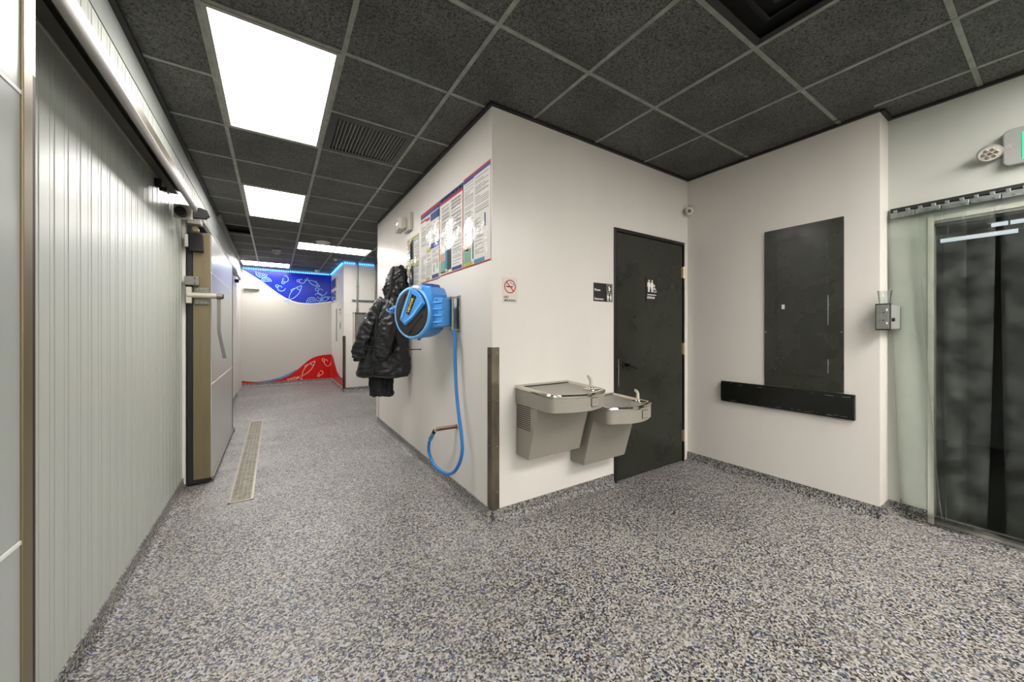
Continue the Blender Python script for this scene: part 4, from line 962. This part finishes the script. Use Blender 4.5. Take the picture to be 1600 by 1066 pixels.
# ------------------------------------------------------------ STRIP DOOR (x = 3.6)
struct(MB().box(3.590, 3.60, .497, .525, 0, 1.998).box(3.590, 3.60, -.9, .497, 1.97, 1.998).build('trim_8', M['white'], bevel=.002))
struct(MB().box(3.6, 3.72, .505, .525, .0, 1.97).box(3.6, 3.72, -.9, .505, 1.955, 1.97).build('trim_9', M['grey']))
t = thing('door_sill', 'pale metal sill across the foot of the strip curtain doorway', 'sill', (3.66, -.2, 0))
box(3.60, 3.72, -.9, .505, 0, .022).build('plate', M['grey'], t, bevel=.003)
box(3.60, 3.625, -.9, .50, .022, .038).build('ridge', M['alu'], t, bevel=.003); box(3.64, 3.655, -.9, .50, .022, .034).build('ridge', M['alu'], t, bevel=.003)
t = thing('strip_curtain', 'clear plastic strip curtain hanging across the dark doorway', 'curtain', (3.57, -.1, 0))
box(3.574, 3.6, -1.0, .695, 2.075, 2.10).build('mounting_rail', M['blackm'], t, bevel=.002)
box(3.572, 3.598, -1.0, .695, 2.045, 2.07).build('hook_rail', M['galv'], t, bevel=.002)
y = .69; k = 0
while y > -1:
    L_ = .115; hb = MB().box(3.556, 3.572, y-L_+.006, y, 2.028+.004*(k % 2), 2.062)
    hb.box(3.558, 3.574, y-.03, y-.012, 2.062, 2.082); hb.box(3.558, 3.574, y-.09, y-.07, 2.062, 2.082)
    hb = hb.build('clamp_plate', M['galv'], t, bevel=.002)
    mb = MB().lathe([(.006, 0), (.005, .004)], (3.556, y-.04, 2.044), (-1, 0, 0), 8).lathe([(.006, 0), (.005, .004)], (3.556, y-.085, 2.044), (-1, 0, 0), 8); each(mb, 'rivet', M['steel'], hb)
    y -= L_; k += 1
# strips: (y left top, y right top, y left bottom, y right bottom, x, curl)
strips = [(.69, .49, .64, .445, 3.562, .03), (.555, .36, .46, .36, 3.550, .02), (.452, .252, .445, .285, 3.560, .02), (.235, .03, .215, .02, 3.553, -.02), (.10, -.10, .10, -.10, 3.563, .01), (-.08, -.28, -.07, -.28, 3.553, .01),
          (-.22, -.42, -.22, -.42, 3.563, .01), (-.4, -.6, -.4, -.6, 3.553, .01), (-.55, -.75, -.55, -.75, 3.563, .01), (-.7, -.9, -.7, -.9, 3.553, .01)]
for (a0, b0, a1, b1, x, cu) in strips:
    R = []; nz, ny = 16, 8
    vs = []; fs = []
    for i in range(nz+1):
        f_ = i/nz; z = 2.045-(2.045-.055)*f_; e_ = f_*f_
        for j in range(ny+1):
            g_ = j/ny; ya = a0+(a1-a0)*(f_**1.6); yb_ = b0+(b1-b0)*(f_**1.6)
            xx = x-.012*f_*4*g_*(1-g_)-cu*f_*math.sin(PI*g_)*.8+.006*math.sin(5*f_+a0*9)
            vs.append((xx, ya+(yb_-ya)*g_, z))
    for i in range(nz):
        for j in range(ny): fs.append((i*(ny+1)+j, i*(ny+1)+j+1, (i+1)*(ny+1)+j+1, (i+1)*(ny+1)+j))
    o = MB().add(vs, fs).build('plastic_strip', [M['pvc'], M['pvce']], t, smooth='s')
    so = o.modifiers.new('thick', 'SOLIDIFY'); so.thickness = .0026; so.material_offset_rim = 1
for (ya, yb_, z, tx, lab) in ((.29, .77, 2.21, 5.9, 'short glowing tube added as a reflected streak, low in the dark room behind the curtain'), (-1.1, .463, 2.342, 6.15, 'long glowing tube lamp in the dark room behind the curtain, the higher one')):  # the short tube is added to stand in for a blurred reflection
    t = thing('cold_room_light', lab, 'light', (tx, (ya+yb_)/2, z))
    box(tx-.04, tx+.04, ya-.03, yb_+.03, z+.02, z+.06).build('housing', M['grey'], t, bevel=.004)
    MB().cyl((tx, ya+.05, z+.06), (tx, ya+.05, 2.449), .006, 6).cyl((tx, yb_-.05, z+.06), (tx, yb_-.05, 2.449), .006, 6).build('hanger', M['grey'], t)
    MB().tube([(tx, ya, z), (tx, yb_, z)], .019, 12).build('tube', M['tubem'], t, smooth=True)

# exit sign with lamp head
t = thing('exit_sign', 'grey exit sign with glowing green letters over the strip door', 'sign', (3.57, .05, 2.21))
MB().prism(rrect(-.22, .228, 2.21, 2.42, .03), (3.6, 0, 0), (0, 1, 0), (0, 0, 1), (-.045, 0, 0)).build('housing', M['grey'], t, bevel=.006)
text('letter_print', 'EXIT', .205, (3.555, .168, 2.24), (0, -1, 0), (0, 0, 1), (-1, 0, 0), M['exitg'], t, .002, bold=.006, sx=.72)
mb = MB()
for k in range(2): ribbon(mb, [(-.205+k*.012, 2.335), (-.217+k*.012, 2.32), (-.205+k*.012, 2.305)], .002, (3.555, 0, 0), (0, -1, 0), (0, 0, 1), (-1, 0, 0), d=.0012)
mb.build('arrow_print', M['ivory'], t)
t = thing('emergency_lamp_head', 'round lamp head with lens left of the exit sign', 'light', (3.54, .27, 2.3))
MB().tube([(3.57, .225, 2.31), (3.55, .25, 2.305)], .014, 10).build('arm', M['grey'], t, smooth=True)
ax_ = V(-.72, -.05, -.68).normalized(); c_ = V(3.535, .272, 2.305)
MB().lathe([(.02, -.035), (.035, -.03), (.046, -.01), (.05, 0), (.05, .006), (.045, .009)], c_, ax_, 32).build('bezel', M['grey'], t, smooth=True)
MB().lathe([(.044, .007), (.043, .0095), (0, .010)], c_, ax_, 32).build('lens', M['lens'], t, smooth=True)
mb = MB(); uu = ax_.orthogonal().normalized(); vv = ax_.cross(uu)
for k in range(7):
    a = k*PI/3; r = .024 if k < 6 else 0
    p = c_+ax_*.009+uu*r*math.cos(a)+vv*r*math.sin(a)
    mb.lathe([(.011, 0), (.009, .003), (.004, .0035)], p, ax_, 12)
each(mb, 'reflector_cup', M['steel'], t, smooth=True)

# outlet box on the jog with a cup on it
t = thing('outlet_box', 'black and grey outlet box fixed at the wall jog beside the strip door', 'outlet', (3.4, .68, 1.25))
box(3.318, 3.598, .645, .709, 1.268, 1.428).build('back_box', M['grey'], t, bevel=.008)
box(3.300, 3.318, .640, .712, 1.262, 1.435).build('cover_frame', M['blackm'], t, bevel=.004)
fp = box(3.297, 3.300, .645, .707, 1.27, 1.427).build('cover_face', M['box'], t, bevel=.001)
mb = MB()
for z in (1.375, 1.325):
    for dy, w2 in ((.012, .003), (-.004, .009)): mb.box(3.296, 3.2975, .676+dy-w2/2, .676+dy+w2/2, z-.003, z+.003)
each(mb, 'socket_slot', M['pblack'], fp)
each(MB().box(3.296, 3.2975, .652, .66, 1.385, 1.4).box(3.296, 3.2975, .652, .66, 1.30, 1.315), 'label_mark', M['pwhite'], fp)
MB().lathe([(.012, 0), (.012, .012), (.006, .014)], (3.36, .645, 1.33), (0, -1, 0), 14).build('knob', M['blackm'], t, smooth=True)
tag(MB().rings([[V(3.345+r*math.cos(2*PI*i/24), .676+r*math.sin(2*PI*i/24), z) for i in range(24)] for r, z in ((.026, 1.437), (.0335, 1.515), (.036, 1.520), (.0345, 1.520), (.031, 1.513), (.024, 1.440))], caps=True).build('plastic_cup', M['cup'], smooth=True, origin=(3.345, .676, 1.436)), 'empty clear plastic cup standing on the outlet box', 'cup')
